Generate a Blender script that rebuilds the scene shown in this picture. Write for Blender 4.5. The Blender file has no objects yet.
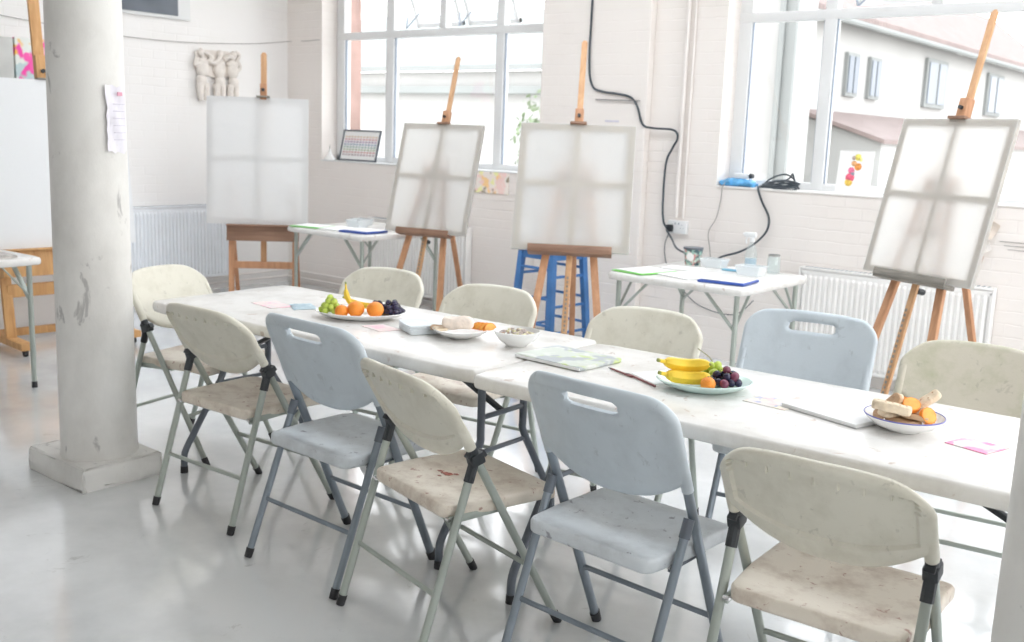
import bpy, bmesh, math, random
from mathutils import Vector, Matrix, Euler
random.seed(7)
C = bpy.context.scene.collection
PI = math.pi
V = Vector

# ------------------------------------------------------------------ tagging / linking
def tag(o, label=None, cat=None, group=None, kind=None):
    if label: o['label'] = label
    if cat: o['category'] = cat
    if group: o['group'] = group
    if kind: o['kind'] = kind
    return o

def thing(name, label, cat, loc=(0, 0, 0), rz=0, group=None):
    o = bpy.data.objects.new(name, None)
    o.empty_display_size = .1
    C.objects.link(o)
    o.location = loc
    o.rotation_euler = (0, 0, rz)
    return tag(o, label, cat, group)

def dup(src, loc, rz, label, group=None, name=None):
    r = src.copy(); C.objects.link(r)
    r.location = loc; r.rotation_euler = (0, 0, rz); r['label'] = label
    if group: r['group'] = group
    for ch in list(src.children):
        c = ch.copy(); C.objects.link(c); c.parent = r
        for g in list(ch.children):
            d = g.copy(); C.objects.link(d); d.parent = c
    return r

# ------------------------------------------------------------------ mesh builder
def smooth_path(pts, n=6):
    P = [V(p) for p in pts]
    if len(P) < 3: return P
    out = []
    for i in range(len(P) - 1):
        p0 = P[max(i - 1, 0)]; p1 = P[i]; p2 = P[i + 1]; p3 = P[min(i + 2, len(P) - 1)]
        for k in range(n):
            t = k / n
            out.append(.5 * ((2 * p1) + (p2 - p0) * t + (2 * p0 - 5 * p1 + 4 * p2 - p3) * t * t + (3 * p1 - p0 - 3 * p2 + p3) * t ** 3))
    out.append(P[-1])
    return out

class B:
    def __init__(s): s.bm = bmesh.new()
    def box(s, c, size, M=None, bevel=0):
        r = bmesh.ops.create_cube(s.bm, size=1)
        vs = r['verts']
        for v in vs: v.co = V((v.co.x * size[0], v.co.y * size[1], v.co.z * size[2]))
        if bevel:
            es = list({e for v in vs for e in v.link_edges})
            rb = bmesh.ops.bevel(s.bm, geom=es, offset=bevel, segments=2, affect='EDGES', profile=.6)
            vs = list({v for f in rb['faces'] for v in f.verts} | {v for v in vs if v.is_valid})
        for v in vs:
            if M is not None: v.co = M @ v.co
            v.co += V(c)
        return s
    def bar(s, p0, p1, w, d, side=(1, 0, 0), bevel=.002):
        p0, p1 = V(p0), V(p1)
        z = (p1 - p0); L = z.length; z.normalize()
        x = V(side); x = (x - z * x.dot(z)).normalized(); y = z.cross(x)
        M = Matrix((x, y, z)).transposed()
        return s.box((p0 + p1) / 2, (w, d, L), M, bevel)
    def tube(s, pts, r, seg=10, flat=1.0, side=None, cap=True):
        P = [V(p) for p in pts]; n = len(P)
        rr = r if isinstance(r, (list, tuple)) else [r] * n
        rings = []; up = V(side) if side else None
        for i, p in enumerate(P):
            t = (P[min(i + 1, n - 1)] - P[max(i - 1, 0)]).normalized()
            if up is None:
                up = V((0, 0, 1)) if abs(t.z) < .9 else V((1, 0, 0))
            a = (up - t * up.dot(t)).normalized(); b = t.cross(a)
            up = a
            rings.append([s.bm.verts.new(p + a * (math.cos(k * 2 * PI / seg) * rr[i]) + b * (math.sin(k * 2 * PI / seg) * rr[i] * flat)) for k in range(seg)])
        for i in range(n - 1):
            for k in range(seg):
                s.bm.faces.new((rings[i][k], rings[i][(k + 1) % seg], rings[i + 1][(k + 1) % seg], rings[i + 1][k]))
        if cap:
            s.bm.faces.new(rings[0][::-1]); s.bm.faces.new(rings[-1])
        return s
    def cyl(s, p0, p1, r0, r1=None, seg=16):
        return s.tube([p0, p1], [r0, r0 if r1 is None else r1], seg)
    def lathe(s, prof, c=(0, 0, 0), seg=32, sx=1, sy=1):
        c = V(c); rings = []
        for (r, z) in prof:
            if r < 1e-5: rings.append([s.bm.verts.new(c + V((0, 0, z)))])
            else: rings.append([s.bm.verts.new(c + V((r * sx * math.cos(k * 2 * PI / seg), r * sy * math.sin(k * 2 * PI / seg), z))) for k in range(seg)])
        for a, b in zip(rings, rings[1:]):
            for k in range(seg):
                k2 = (k + 1) % seg
                if len(a) == 1 and len(b) == 1: continue
                if len(a) == 1: s.bm.faces.new((a[0], b[k], b[k2]))
                elif len(b) == 1: s.bm.faces.new((a[k], a[k2], b[0]))
                else: s.bm.faces.new((a[k], a[k2], b[k2], b[k]))
        return s
    def ball(s, c, r, sc=(1, 1, 1), seg=16):
        return s.lathe([(r * math.sin(i * PI / 10) * 1.0, -r * math.cos(i * PI / 10) * sc[2]) for i in range(11)], c, seg, sc[0], sc[1])
    def poly(s, pts, thick, axis=(0, 0, 1)):
        a = V(axis) * thick
        lo = [s.bm.verts.new(V(p)) for p in pts]; hi = [s.bm.verts.new(V(p) + a) for p in pts]
        s.bm.faces.new(lo[::-1]); s.bm.faces.new(hi); n = len(pts)
        for k in range(n): s.bm.faces.new((lo[k], lo[(k + 1) % n], hi[(k + 1) % n], hi[k]))
        return s
    def slab(s, hw, hd, th, R, nu=24, nv=18, top=None, bot=None, warp=None, hole=None, rnd=None, Rb=None):
        """rounded rectangular sheet: top(x,y)/bot(x,y) offsets, warp(point)->point, hole=(cx,cy,half length,half width)"""
        rnd = th / 2 if rnd is None else rnd
        def ease(n, H): # a few rings follow the rounded edge, the rest is even
            e = [1 - rnd * k / H for k in (0, .07, .28, .6, 1)]
            m = n - 8; inner = [-e[-1] + 2 * e[-1] * i / m for i in range(1, m)]
            return [-v for v in e] + inner + e[::-1]
        nu, nv = max(nu, 14), max(nv, 14)
        us, vs = ease(nu, hw), ease(nv, hd)
        up = {}; lo = {}
        def pos(u, v):
            x, y = u * hw, v * hd
            r = R if (v > 0 or Rb is None) else Rb
            dx = (abs(x) - (hw - r)) / r; dy = (abs(y) - (hd - r)) / r
            if dx > 0 and dy > 0:
                m = max(dx, dy); l = math.hypot(dx, dy)
                dx, dy = dx * m / l, dy * m / l
                x = math.copysign(hw - r + dx * r, x); y = math.copysign(hd - r + dy * r, y)
                d = r * (1 - math.hypot(dx, dy))
            else: d = min(hw - abs(x), hd - abs(y))
            return x, y, max(d, 0)
        for i, u in enumerate(us):
            for j, v in enumerate(vs):
                x, y, d = pos(u, v)
                if hole:
                    cx, cy, hl, hh = hole
                    px = min(max(x, cx - hl + hh), cx + hl - hh)
                    dh = math.hypot(x - px, y - cy) - hh
                    d = min(d, max(dh, 0))
                k = 1 if d >= rnd else math.sqrt(max(0, 1 - (1 - d / rnd) ** 2))
                zt = th / 2 * k + (top(x, y) if top else 0)
                zb = -th / 2 * k + (bot(x, y) if bot else (top(x, y) if top else 0))
                up[i, j] = [x, y, zt]; lo[i, j] = [x, y, zb]
        faces = []
        for i in range(nu):
            for j in range(nv):
                if hole:
                    x = (up[i, j][0] + up[i + 1, j][0]) / 2; y = (up[i, j][1] + up[i, j + 1][1]) / 2
                    cx, cy, hl, hh = hole
                    px = min(max(x, cx - hl + hh), cx + hl - hh)
                    if math.hypot(x - px, y - cy) < hh: continue
                faces.append((i, j))
        if hole: # snap hole rim
            cnt = {}
            fs = set(faces)
            for i in range(1, nu):
                for j in range(1, nv):
                    n = sum(((i - a, j - b) in fs) for a in (0, 1) for b in (0, 1))
                    if 0 < n < 4:
                        for D in (up, lo):
                            x, y = D[i, j][:2]; cx, cy, hl, hh = hole
                            px = min(max(x, cx - hl + hh), cx + hl - hh)
                            vv = V((x - px, y - cy));
                            if vv.length < 1e-6: vv = V((0, 1))
                            vv = vv.normalized() * hh
                            D[i, j][0] = px + vv.x; D[i, j][1] = cy + vv.y
                            D[i, j][2] = (D[i, j][2] if D is up else D[i, j][2])
        w = warp or (lambda p: p)
        U = {k: s.bm.verts.new(w(V(p))) for k, p in up.items()}
        L = {k: s.bm.verts.new(w(V(p))) for k, p in lo.items()}
        ed = {}
        for (i, j) in faces:
            q = [(i, j), (i + 1, j), (i + 1, j + 1), (i, j + 1)]
            s.bm.faces.new([U[k] for k in q]); s.bm.faces.new([L[k] for k in q[::-1]])
            for a, b in zip(q, q[1:] + q[:1]):
                if (b, a) in ed: del ed[b, a]
                else: ed[a, b] = 1
        for a, b in ed:
            s.bm.faces.new((U[b], U[a], L[a], L[b]))
        bmesh.ops.remove_doubles(s.bm, verts=[v for v in s.bm.verts], dist=1e-5)
        loose = [v for v in s.bm.verts if not v.link_faces]
        bmesh.ops.delete(s.bm, geom=loose, context='VERTS')
        return s
    def xf(s, M):
        for v in s.bm.verts: v.co = M @ v.co
        return s
    def build(s, name, mat, parent=None, ang=35, loc=None, rot=None, smooth=True):
        bmesh.ops.recalc_face_normals(s.bm, faces=s.bm.faces[:])
        me = bpy.data.meshes.new(name); s.bm.to_mesh(me); s.bm.free()
        me.materials.append(mat)
        if smooth:
            me.polygons.foreach_set('use_smooth', [True] * len(me.polygons))
            me.set_sharp_from_angle(angle=math.radians(ang))
        o = bpy.data.objects.new(name, me); C.objects.link(o)
        if parent: o.parent = parent
        if loc: o.location = loc
        if rot: o.rotation_euler = rot
        return o

# ------------------------------------------------------------------ materials
def new_mat(name):
    m = bpy.data.materials.new(name); m.use_nodes = True
    nt = m.node_tree; b = nt.nodes['Principled BSDF']
    return m, nt, b
def N(nt, t, **kw):
    n = nt.nodes.new(t)
    for k, v in kw.items():
        if hasattr(n, k): setattr(n, k, v)
        else: n.inputs[k].default_value = v
    return n
def ramp(nt, stops):
    r = nt.nodes.new('ShaderNodeValToRGB'); e = r.color_ramp.elements
    while len(e) < len(stops): e.new(.5)
    for el, (p, c) in zip(e, stops):
        el.position = p; el.color = (c, c, c, 1) if isinstance(c, (int, float)) else (*c, 1)
    return r
def mixc(nt, fac, a, b, mode='MIX'):
    m = nt.nodes.new('ShaderNodeMix'); m.data_type = 'RGBA'; m.blend_type = mode
    for sock, val in ((m.inputs[0], fac), (m.inputs[6], a), (m.inputs[7], b)):
        if hasattr(val, 'is_linked'): nt.links.new(val, sock)
        elif isinstance(val, (int, float)): sock.default_value = val
        else: sock.default_value = (*val, 1)
    return m.outputs[2]
def coords(nt, scale=(1, 1, 1), rnd=False):
    tc = nt.nodes.new('ShaderNodeTexCoord'); mp = nt.nodes.new('ShaderNodeMapping')
    mp.inputs['Scale'].default_value = scale
    nt.links.new(tc.outputs['Object'], mp.inputs['Vector'])
    if rnd:
        oi = nt.nodes.new('ShaderNodeObjectInfo'); mu = nt.nodes.new('ShaderNodeVectorMath'); mu.operation = 'SCALE'
        mu.inputs[0].default_value = (13, 7, 5); nt.links.new(oi.outputs['Random'], mu.inputs['Scale'])
        nt.links.new(mu.outputs[0], mp.inputs['Location'])
    return mp.outputs['Vector']
def simple(name, col, rough=.5, metal=0, vary=.06, vs=6, spec=.5, bump=0, bs=40):
    m, nt, b = new_mat(name)
    co = coords(nt)
    n = N(nt, 'ShaderNodeTexNoise', Scale=vs, Detail=4); nt.links.new(co, n.inputs['Vector'])
    lo = tuple(max(c * (1 - vary * 2), 0) for c in col); hi = tuple(min(c * (1 + vary), 1) for c in col)
    r = ramp(nt, [(.3, lo), (.7, hi)]); nt.links.new(n.outputs['Fac'], r.inputs['Fac'])
    nt.links.new(r.outputs['Color'], b.inputs['Base Color'])
    b.inputs['Roughness'].default_value = rough; b.inputs['Metallic'].default_value = metal
    b.inputs['Specular IOR Level'].default_value = spec
    if bump:
        n2 = N(nt, 'ShaderNodeTexNoise', Scale=bs, Detail=3); nt.links.new(co, n2.inputs['Vector'])
        bp = N(nt, 'ShaderNodeBump', Strength=bump, Distance=.01)
        nt.links.new(n2.outputs['Fac'], bp.inputs['Height']); nt.links.new(bp.outputs[0], b.inputs['Normal'])
    return m
def stained(name, col, stain, amount=.5, rough=.42, scale=9, streak=(1, 1, 1), fine=True, stain2=None):
    """plastic/laminate with grubby blotches and small paint marks"""
    m, nt, b = new_mat(name)
    co = coords(nt, streak, True)
    n = N(nt, 'ShaderNodeTexNoise', Scale=scale * .9, Detail=6, Roughness=.65); nt.links.new(co, n.inputs['Vector'])
    r = ramp(nt, [(.46, 0), (.70, amount)]); nt.links.new(n.outputs['Fac'], r.inputs['Fac'])
    c1 = mixc(nt, r.outputs['Color'], col, stain)
    n2 = N(nt, 'ShaderNodeTexNoise', Scale=scale * 3.2, Detail=5, Roughness=.6, Distortion=.6); nt.links.new(co, n2.inputs['Vector'])
    r2 = ramp(nt, [(.63, 0), (.68, .75 if fine else .25)]); nt.links.new(n2.outputs['Fac'], r2.inputs['Fac'])
    c2 = mixc(nt, r2.outputs['Color'], c1, stain2 or tuple(c * .45 for c in stain))
    nt.links.new(c2, b.inputs['Base Color'])
    b.inputs['Roughness'].default_value = rough
    n3 = N(nt, 'ShaderNodeTexNoise', Scale=160, Detail=2); nt.links.new(co, n3.inputs['Vector'])
    bp = N(nt, 'ShaderNodeBump', Strength=.12, Distance=.003); nt.links.new(n3.outputs['Fac'], bp.inputs['Height'])
    nt.links.new(bp.outputs[0], b.inputs['Normal'])
    return m
def wood(name, a, c, scale=1.0, axis=2, rough=.55):
    m, nt, b = new_mat(name)
    sc = [22 * scale] * 3; sc[axis] = 1.6 * scale
    co = coords(nt, tuple(sc), True)
    n = N(nt, 'ShaderNodeTexNoise', Scale=1.6, Detail=6, Roughness=.6, Distortion=.5); nt.links.new(co, n.inputs['Vector'])
    r = ramp(nt, [(.3, a), (.72, c)]); nt.links.new(n.outputs['Fac'], r.inputs['Fac'])
    nt.links.new(r.outputs['Color'], b.inputs['Base Color']); b.inputs['Roughness'].default_value = rough
    bp = N(nt, 'ShaderNodeBump', Strength=.15, Distance=.003); nt.links.new(n.outputs['Fac'], bp.inputs['Height'])
    nt.links.new(bp.outputs[0], b.inputs['Normal'])
    return m
def painted_brick(name, col, axes, patch, bump=.35, dark=.1):
    m, nt, b = new_mat(name)
    tc = nt.nodes.new('ShaderNodeTexCoord'); sp = nt.nodes.new('ShaderNodeSeparateXYZ'); cb = nt.nodes.new('ShaderNodeCombineXYZ')
    nt.links.new(tc.outputs['Object'], sp.inputs[0])
    nt.links.new(sp.outputs[axes[0]], cb.inputs[0]); nt.links.new(sp.outputs[axes[1]], cb.inputs[1])
    br = N(nt, 'ShaderNodeTexBrick'); br.inputs['Scale'].default_value = 1
    br.inputs['Brick Width'].default_value = .225; br.inputs['Row Height'].default_value = .075
    br.inputs['Mortar Size'].default_value = .006; br.inputs['Mortar Smooth'].default_value = .8
    br.inputs['Color1'].default_value = (.9, .9, .9, 1); br.inputs['Color2'].default_value = (1, 1, 1, 1); br.inputs['Mortar'].default_value = (0, 0, 0, 1)
    ns = N(nt, 'ShaderNodeTexNoise', Scale=7, Detail=3); nt.links.new(cb.outputs[0], ns.inputs['Vector'])
    ds = nt.nodes.new('ShaderNodeVectorMath'); ds.operation = 'MULTIPLY_ADD'
    ds.inputs[1].default_value = (.02, .02, 0); nt.links.new(ns.outputs['Color'], ds.inputs[0]); nt.links.new(cb.outputs[0], ds.inputs[2])
    nt.links.new(ds.outputs[0], br.inputs['Vector'])
    n2 = N(nt, 'ShaderNodeTexNoise', Scale=26, Detail=5); nt.links.new(cb.outputs[0], n2.inputs['Vector'])
    big = N(nt, 'ShaderNodeTexNoise', Scale=1.3, Detail=5, Roughness=.6); nt.links.new(cb.outputs[0], big.inputs['Vector'])
    # paint thick enough in places to hide the courses
    rk = ramp(nt, [(.42, .05), (.62, 1)]); nt.links.new(big.outputs['Fac'], rk.inputs['Fac'])
    h = mixc(nt, rk.outputs['Color'], (1, 1, 1), br.outputs['Color'])
    h2 = mixc(nt, .25, h, n2.outputs['Color'])
    bp = N(nt, 'ShaderNodeBump', Strength=bump, Distance=.012); nt.links.new(h2, bp.inputs['Height']); nt.links.new(bp.outputs[0], b.inputs['Normal'])
    r = ramp(nt, [(.45, 0), (.75, .55)]); nt.links.new(big.outputs['Fac'], r.inputs['Fac'])
    c1 = mixc(nt, r.outputs['Color'], col, patch)
    sp2 = N(nt, 'ShaderNodeTexNoise', Scale=11, Detail=6, Roughness=.7); nt.links.new(cb.outputs[0], sp2.inputs['Vector'])
    r3 = ramp(nt, [(.72, 0), (.76, .6)]); nt.links.new(sp2.outputs['Fac'], r3.inputs['Fac'])
    c2 = mixc(nt, r3.outputs['Color'], c1, (.42, .38, .34))
    jr = ramp(nt, [(.0, dark), (.5, 0)]); nt.links.new(h, jr.inputs['Fac'])
    c3 = mixc(nt, jr.outputs['Color'], c2, (.45, .42, .4))
    nt.links.new(c3, b.inputs['Base Color']); b.inputs['Roughness'].default_value = .6
    return m
def floor_mat():
    m, nt, b = new_mat('painted_concrete')
    co = coords(nt)
    n = N(nt, 'ShaderNodeTexNoise', Scale=.9, Detail=8, Roughness=.62); nt.links.new(co, n.inputs['Vector'])
    r = ramp(nt, [(.32, (.53, .55, .56)), (.62, (.80, .815, .82))]); nt.links.new(n.outputs['Fac'], r.inputs['Fac'])
    n2 = N(nt, 'ShaderNodeTexNoise', Scale=6, Detail=8, Roughness=.7, Distortion=1.2); nt.links.new(co, n2.inputs['Vector'])
    r2 = ramp(nt, [(.64, 0), (.7, .55)]); nt.links.new(n2.outputs['Fac'], r2.inputs['Fac'])
    c = mixc(nt, r2.outputs['Color'], r.outputs['Color'], (.46, .46, .455))
    nt.links.new(c, b.inputs['Base Color'])
    r3 = ramp(nt, [(.3, .12), (.7, .26)]); nt.links.new(n.outputs['Fac'], r3.inputs['Fac']); nt.links.new(r3.outputs['Color'], b.inputs['Roughness'])
    b.inputs['Coat Weight'].default_value = 1.0; b.inputs['Coat Roughness'].default_value = .10; b.inputs['Coat IOR'].default_value = 1.6
    n4 = N(nt, 'ShaderNodeTexNoise', Scale=3.5, Detail=4); nt.links.new(co, n4.inputs['Vector'])
    bp = N(nt, 'ShaderNodeBump', Strength=.12, Distance=.006); nt.links.new(n4.outputs['Fac'], bp.inputs['Height'])
    nt.links.new(bp.outputs[0], b.inputs['Normal']); nt.links.new(bp.outputs[0], b.inputs['Coat Normal'])
    return m
def translucent(name, col, fac=.5):
    m, nt, b = new_mat(name); out = nt.nodes['Material Output']
    co = coords(nt); n = N(nt, 'ShaderNodeTexNoise', Scale=220, Detail=2); nt.links.new(co, n.inputs['Vector'])
    r = ramp(nt, [(.2, tuple(c * .96 for c in col)), (.8, col)]); nt.links.new(n.outputs['Fac'], r.inputs['Fac'])
    b.inputs['Roughness'].default_value = .8; nt.links.new(r.outputs['Color'], b.inputs['Base Color'])
    t = nt.nodes.new('ShaderNodeBsdfTranslucent'); nt.links.new(r.outputs['Color'], t.inputs['Color'])
    mx = nt.nodes.new('ShaderNodeMixShader'); mx.inputs[0].default_value = fac
    nt.links.new(b.outputs[0], mx.inputs[1]); nt.links.new(t.outputs[0], mx.inputs[2]); nt.links.new(mx.outputs[0], out.inputs['Surface'])
    return m
def clear(name, tint=(1, 1, 1), gloss=.08, milky=0):
    m, nt, b = new_mat(name); out = nt.nodes['Material Output']
    t = nt.nodes.new('ShaderNodeBsdfTransparent'); t.inputs['Color'].default_value = (*tint, 1)
    g = nt.nodes.new('ShaderNodeBsdfGlossy'); g.inputs['Roughness'].default_value = .03
    fr = nt.nodes.new('ShaderNodeFresnel'); ge = nt.nodes.new('ShaderNodeNewGeometry'); ir = nt.nodes.new('ShaderNodeMapRange')
    ir.inputs[3].default_value = 1.45; ir.inputs[4].default_value = 1 / 1.45
    nt.links.new(ge.outputs['Backfacing'], ir.inputs[0]); nt.links.new(ir.outputs[0], fr.inputs['IOR'])
    mx = nt.nodes.new('ShaderNodeMixShader'); nt.links.new(fr.outputs[0], mx.inputs[0]); nt.links.new(t.outputs[0], mx.inputs[1]); nt.links.new(g.outputs[0], mx.inputs[2])
    last = mx
    if milky:
        d = nt.nodes.new('ShaderNodeBsdfPrincipled'); d.inputs['Base Color'].default_value = (*tint, 1); d.inputs['Roughness'].default_value = .3
        m2 = nt.nodes.new('ShaderNodeMixShader'); m2.inputs[0].default_value = milky
        nt.links.new(mx.outputs[0], m2.inputs[1]); nt.links.new(d.outputs[0], m2.inputs[2]); last = m2
    nt.links.new(last.outputs[0], out.inputs['Surface'])
    nt.nodes.remove(b)
    return m
def blotchy(name, base, cols, scale=8, thr=.55, rough=.6):
    """abstract patches of several colours on a base"""
    m, nt, b = new_mat(name); co = coords(nt); cur = base
    for i, c in enumerate(cols):
        mp = nt.nodes.new('ShaderNodeMapping'); mp.inputs['Location'].default_value = (i * 3.1 + 1, i * 1.7, i * 2.3); nt.links.new(co, mp.inputs['Vector'])
        n = N(nt, 'ShaderNodeTexNoise', Scale=scale, Detail=2); nt.links.new(mp.outputs[0], n.inputs['Vector'])
        r = ramp(nt, [(thr, 0), (thr + .06, 1)]); nt.links.new(n.outputs['Fac'], r.inputs['Fac'])
        cur = mixc(nt, r.outputs['Color'], cur, c)
    nt.links.new(cur, b.inputs['Base Color']); b.inputs['Roughness'].default_value = rough
    return m

M = {}
M['wall_back'] = painted_brick('painted_brick_back', (.835, .79, .755), (0, 2), (.78, .72, .68), .36, .12)
M['wall_left'] = painted_brick('painted_brick_left', (.88, .87, .86), (1, 2), (.84, .82, .80), .25, .05)
M['plaster'] = simple('plaster', (.86, .84, .82), .65, vary=.03, vs=2, bump=.1, bs=15)
M['floor'] = floor_mat()
M['upvc'] = simple('window_frame_white', (.76, .77, .775), .35, vary=.01)
M['gasket'] = simple('grey_gasket', (.33, .38, .46), .5)
M['glass'] = clear('pane_glass')
M['column'] = stained('column_paint', (.78, .77, .74), (.56, .545, .515), .6, .5, 3, (1, 1, .6), True, (.35, .34, .33))
M['cream'] = stained('cream_plastic', (.70, .675, .58), (.50, .47, .37), .5, .4, 11, (1, 1, .8), False)
M['cream_seat'] = stained('cream_seat_plastic', (.78, .71, .61), (.50, .40, .32), .9, .4, 10, (1, 1, 1), True, (.36, .17, .12))
M['blue'] = stained('blue_grey_plastic', (.55, .61, .655), (.44, .49, .53), .55, .38, 9, (1, 1, .7), False)
M['blue_seat'] = stained('blue_grey_seat_plastic', (.66, .70, .73), (.46, .48, .50), .7, .38, 9, (1, 1, 1), True, (.2, .2, .24))
M['tabletop'] = stained('table_laminate', (.80, .785, .76), (.55, .52, .48), .6, .26, 6, (1, 1, 1), True, (.52, .42, .36))
M['tube_green'] = simple('green_grey_tube', (.42, .46, .42), .38, .35)
M['tube_blue'] = simple('blue_grey_tube', (.25, .29, .33), .32, .5)
M['tube_dark'] = simple('dark_grey_tube', (.14, .16, .19), .4, .3)
M['black'] = simple('black_plastic', (.03, .035, .04), .45)
M['rubber'] = simple('black_rubber', (.025, .025, .028), .5)
M['wood'] = wood('beech_wood', (.42, .20, .10), (.62, .34, .19))
M['wood_top'] = wood('beech_wood_mast', (.50, .27, .13), (.66, .40, .22))
M['wood_dark'] = wood('stained_dark_wood', (.20, .11, .07), (.36, .21, .14), 1, 0)
M['wood_orange'] = wood('orange_pine', (.46, .23, .08), (.66, .38, .16))
M['tray_grey'] = wood('paint_crusted_wood', (.16, .15, .13), (.33, .30, .26), 2, 0)
M['canvas'] = translucent('primed_canvas', (.93, .93, .92), .78)
M['canvas_solid'] = translucent('thick_primed_canvas', (.87, .88, .89), .12)
M['bar'] = wood('stretcher_pine', (.46, .38, .29), (.60, .50, .39))
M['canvas_c'] = translucent('grey_primed_canvas', (.93, .93, .93), .42)
M['radiator'] = simple('radiator_enamel', (.83, .86, .90), .4, vary=.02)
M['radiator_warm'] = simple('radiator_enamel_warm', (.86, .85, .83), .4, vary=.02)
M['slot'] = simple('dark_gap', (.28, .31, .36), .6)
M['stool'] = simple('blue_gloss_paint', (.06, .20, .48), .35, vary=.12)
M['chinaware'] = simple('white_glaze', (.86, .86, .85), .15, vary=.01)
M['mint'] = simple('mint_glaze', (.66, .82, .79), .15, vary=.02)
M['enamel_rim'] = simple('blue_enamel_rim', (.12, .13, .42), .3)
M['grape_green'] = simple('green_grape_skin', (.50, .62, .10), .22, vary=.15, vs=30)
M['grape_dark'] = simple('dark_grape_skin', (.035, .03, .075), .25, vary=.25, vs=30)
M['grape_red'] = simple('red_grape_skin', (.20, .05, .09), .25, vary=.2, vs=30)
M['orange'] = simple('orange_peel', (.93, .30, .03), .42, vary=.06, vs=12, bump=.3, bs=220)
M['flesh'] = simple('orange_flesh', (.95, .45, .08), .35, vary=.12, vs=40)
M['banana'] = simple('banana_skin', (.90, .62, .05), .45, vary=.1, vs=14)
M['banana_tip'] = simple('banana_tip', (.30, .33, .08), .6)
M['stem'] = simple('grape_stem', (.32, .30, .14), .6)
M['biscuit'] = simple('biscuit_crumb', (.80, .67, .50), .75, vary=.12, vs=25, bump=.5, bs=90)
M['biscuit_brown'] = simple('brown_biscuit', (.55, .36, .22), .75, vary=.12, vs=25, bump=.5, bs=90)
M['wrap'] = simple('wrapped_bread', (.86, .74, .64), .6, vary=.1, vs=30, bump=.4, bs=60)
M['paper'] = simple('white_paper', (.86, .86, .855), .7, vary=.01)
M['napkin'] = simple('pale_napkin', (.78, .83, .86), .8, vary=.05, vs=12)
M['plastic_green'] = simple('green_folder', (.25, .72, .16), .4)
M['plastic_blue'] = simple('blue_folder', (.04, .10, .42), .4, vary=.15)
M['plastic_sky'] = simple('sky_blue_plastic', (.20, .48, .66), .4)
M['tub'] = clear('milky_tub', (.93, .95, .96), milky=.45)
M['jar_glass'] = clear('jar_glass', (.93, .96, .96), milky=.12)
M['cable'] = simple('black_cable', (.05, .065, .08), .45)
M['cable_grey'] = simple('grey_wire', (.30, .28, .27), .5)
M['relief'] = simple('cast_plaster', (.80, .75, .70), .7, vary=.06, vs=14, bump=.3, bs=60)
M['pipe'] = simple('painted_pipe', (.84, .80, .77), .4, vary=.03)
M['chrome'] = simple('steel', (.62, .62, .62), .25, 1)
M['pencil'] = simple('dark_red_pencil', (.22, .06, .06), .4)

# ------------------------------------------------------------------ room
def struct(name, b, m, **k):
    o = b.build(name, m, smooth=False, **k); o['kind'] = 'structure'; return o
YW, XL, XR, YF, ZC = 6.36, -8.01, 3.4, -3.6, 3.6
struct('floor', B().box(((XL + XR) / 2, (YF + YW) / 2, -.05), (XR - XL + .7, YW - YF + .7, .1)), M['floor'])
# ceiling with an added, unseen roof light opening to brighten the room
cl = B(); SX0, SX1, SY0, SY1 = -6.6, 2.8, 3.5, 5.0
for xa, xb, ya, yb in ((XL - .35, SX0, YF - .35, YW + .35), (SX1, XR + .35, YF - .35, YW + .35), (SX0, SX1, YF - .35, SY0), (SX0, SX1, SY1, YW + .35)):
    cl.box(((xa + xb) / 2, (ya + yb) / 2, ZC + .1), (xb - xa, yb - ya, .2))
struct('ceiling', cl, M['plaster'])
sk_ = B()
for k in range(11): sk_.box((SX0 + (SX1 - SX0) * k / 10, (SY0 + SY1) / 2, ZC + .22), (.05, SY1 - SY0, .06))
struct('window_3', sk_, M['upvc'])  # bars across the added roof light, out of view
W1 = (-7.517, -4.95); W2 = (-3.40, -.86); SZ, TZ = 1.19, 3.05
wb = B(); yc, yt = YW + .175, .35
def blk(b, x0, x1, z0, z1): b.box(((x0 + x1) / 2, yc, (z0 + z1) / 2), (x1 - x0, yt, z1 - z0))
blk(wb, XL - .35, XR + .35, 0, SZ); blk(wb, XL - .35, XR + .35, TZ, ZC)
blk(wb, XL - .35, W1[0], SZ, TZ); blk(wb, W1[1], W2[0], SZ, TZ); blk(wb, W2[1], 0.1, SZ, TZ); blk(wb, 2.7, XR + .35, SZ, TZ)
struct('wall_back', wb, M['wall_back'])
struct('wall_left', B().box((XL - .15, (YF + YW) / 2, ZC / 2), (.3, YW - YF, ZC)), M['wall_left'])
wr = B()
def blkr(y0, y1, z0, z1): wr.box((XR + .15, (y0 + y1) / 2, (z0 + z1) / 2), (.3, y1 - y0, z1 - z0))
blkr(YF, YW, 0, .9); blkr(YF, YW, 3.2, ZC); blkr(YF, -0.6, .9, 3.2); blkr(5.8, YW, .9, 3.2); blkr(2.8, 3.1, .9, 3.2)  # unseen side openings, added to bring daylight into the room
struct('wall_right', wr, M['plaster'])
wf = B(); wf.box(((XL + XR) / 2, YF - .15, ZC / 2), (XR - XL, .3, ZC))
struct('wall_front', wf, M['plaster'])
# chimney-like projecting strip of wall between the two windows
struct('trim_1', B().box((-4.43, YW - .035, ZC / 2), (.95, .07, ZC), bevel=.012), M['wall_back'])

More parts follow.
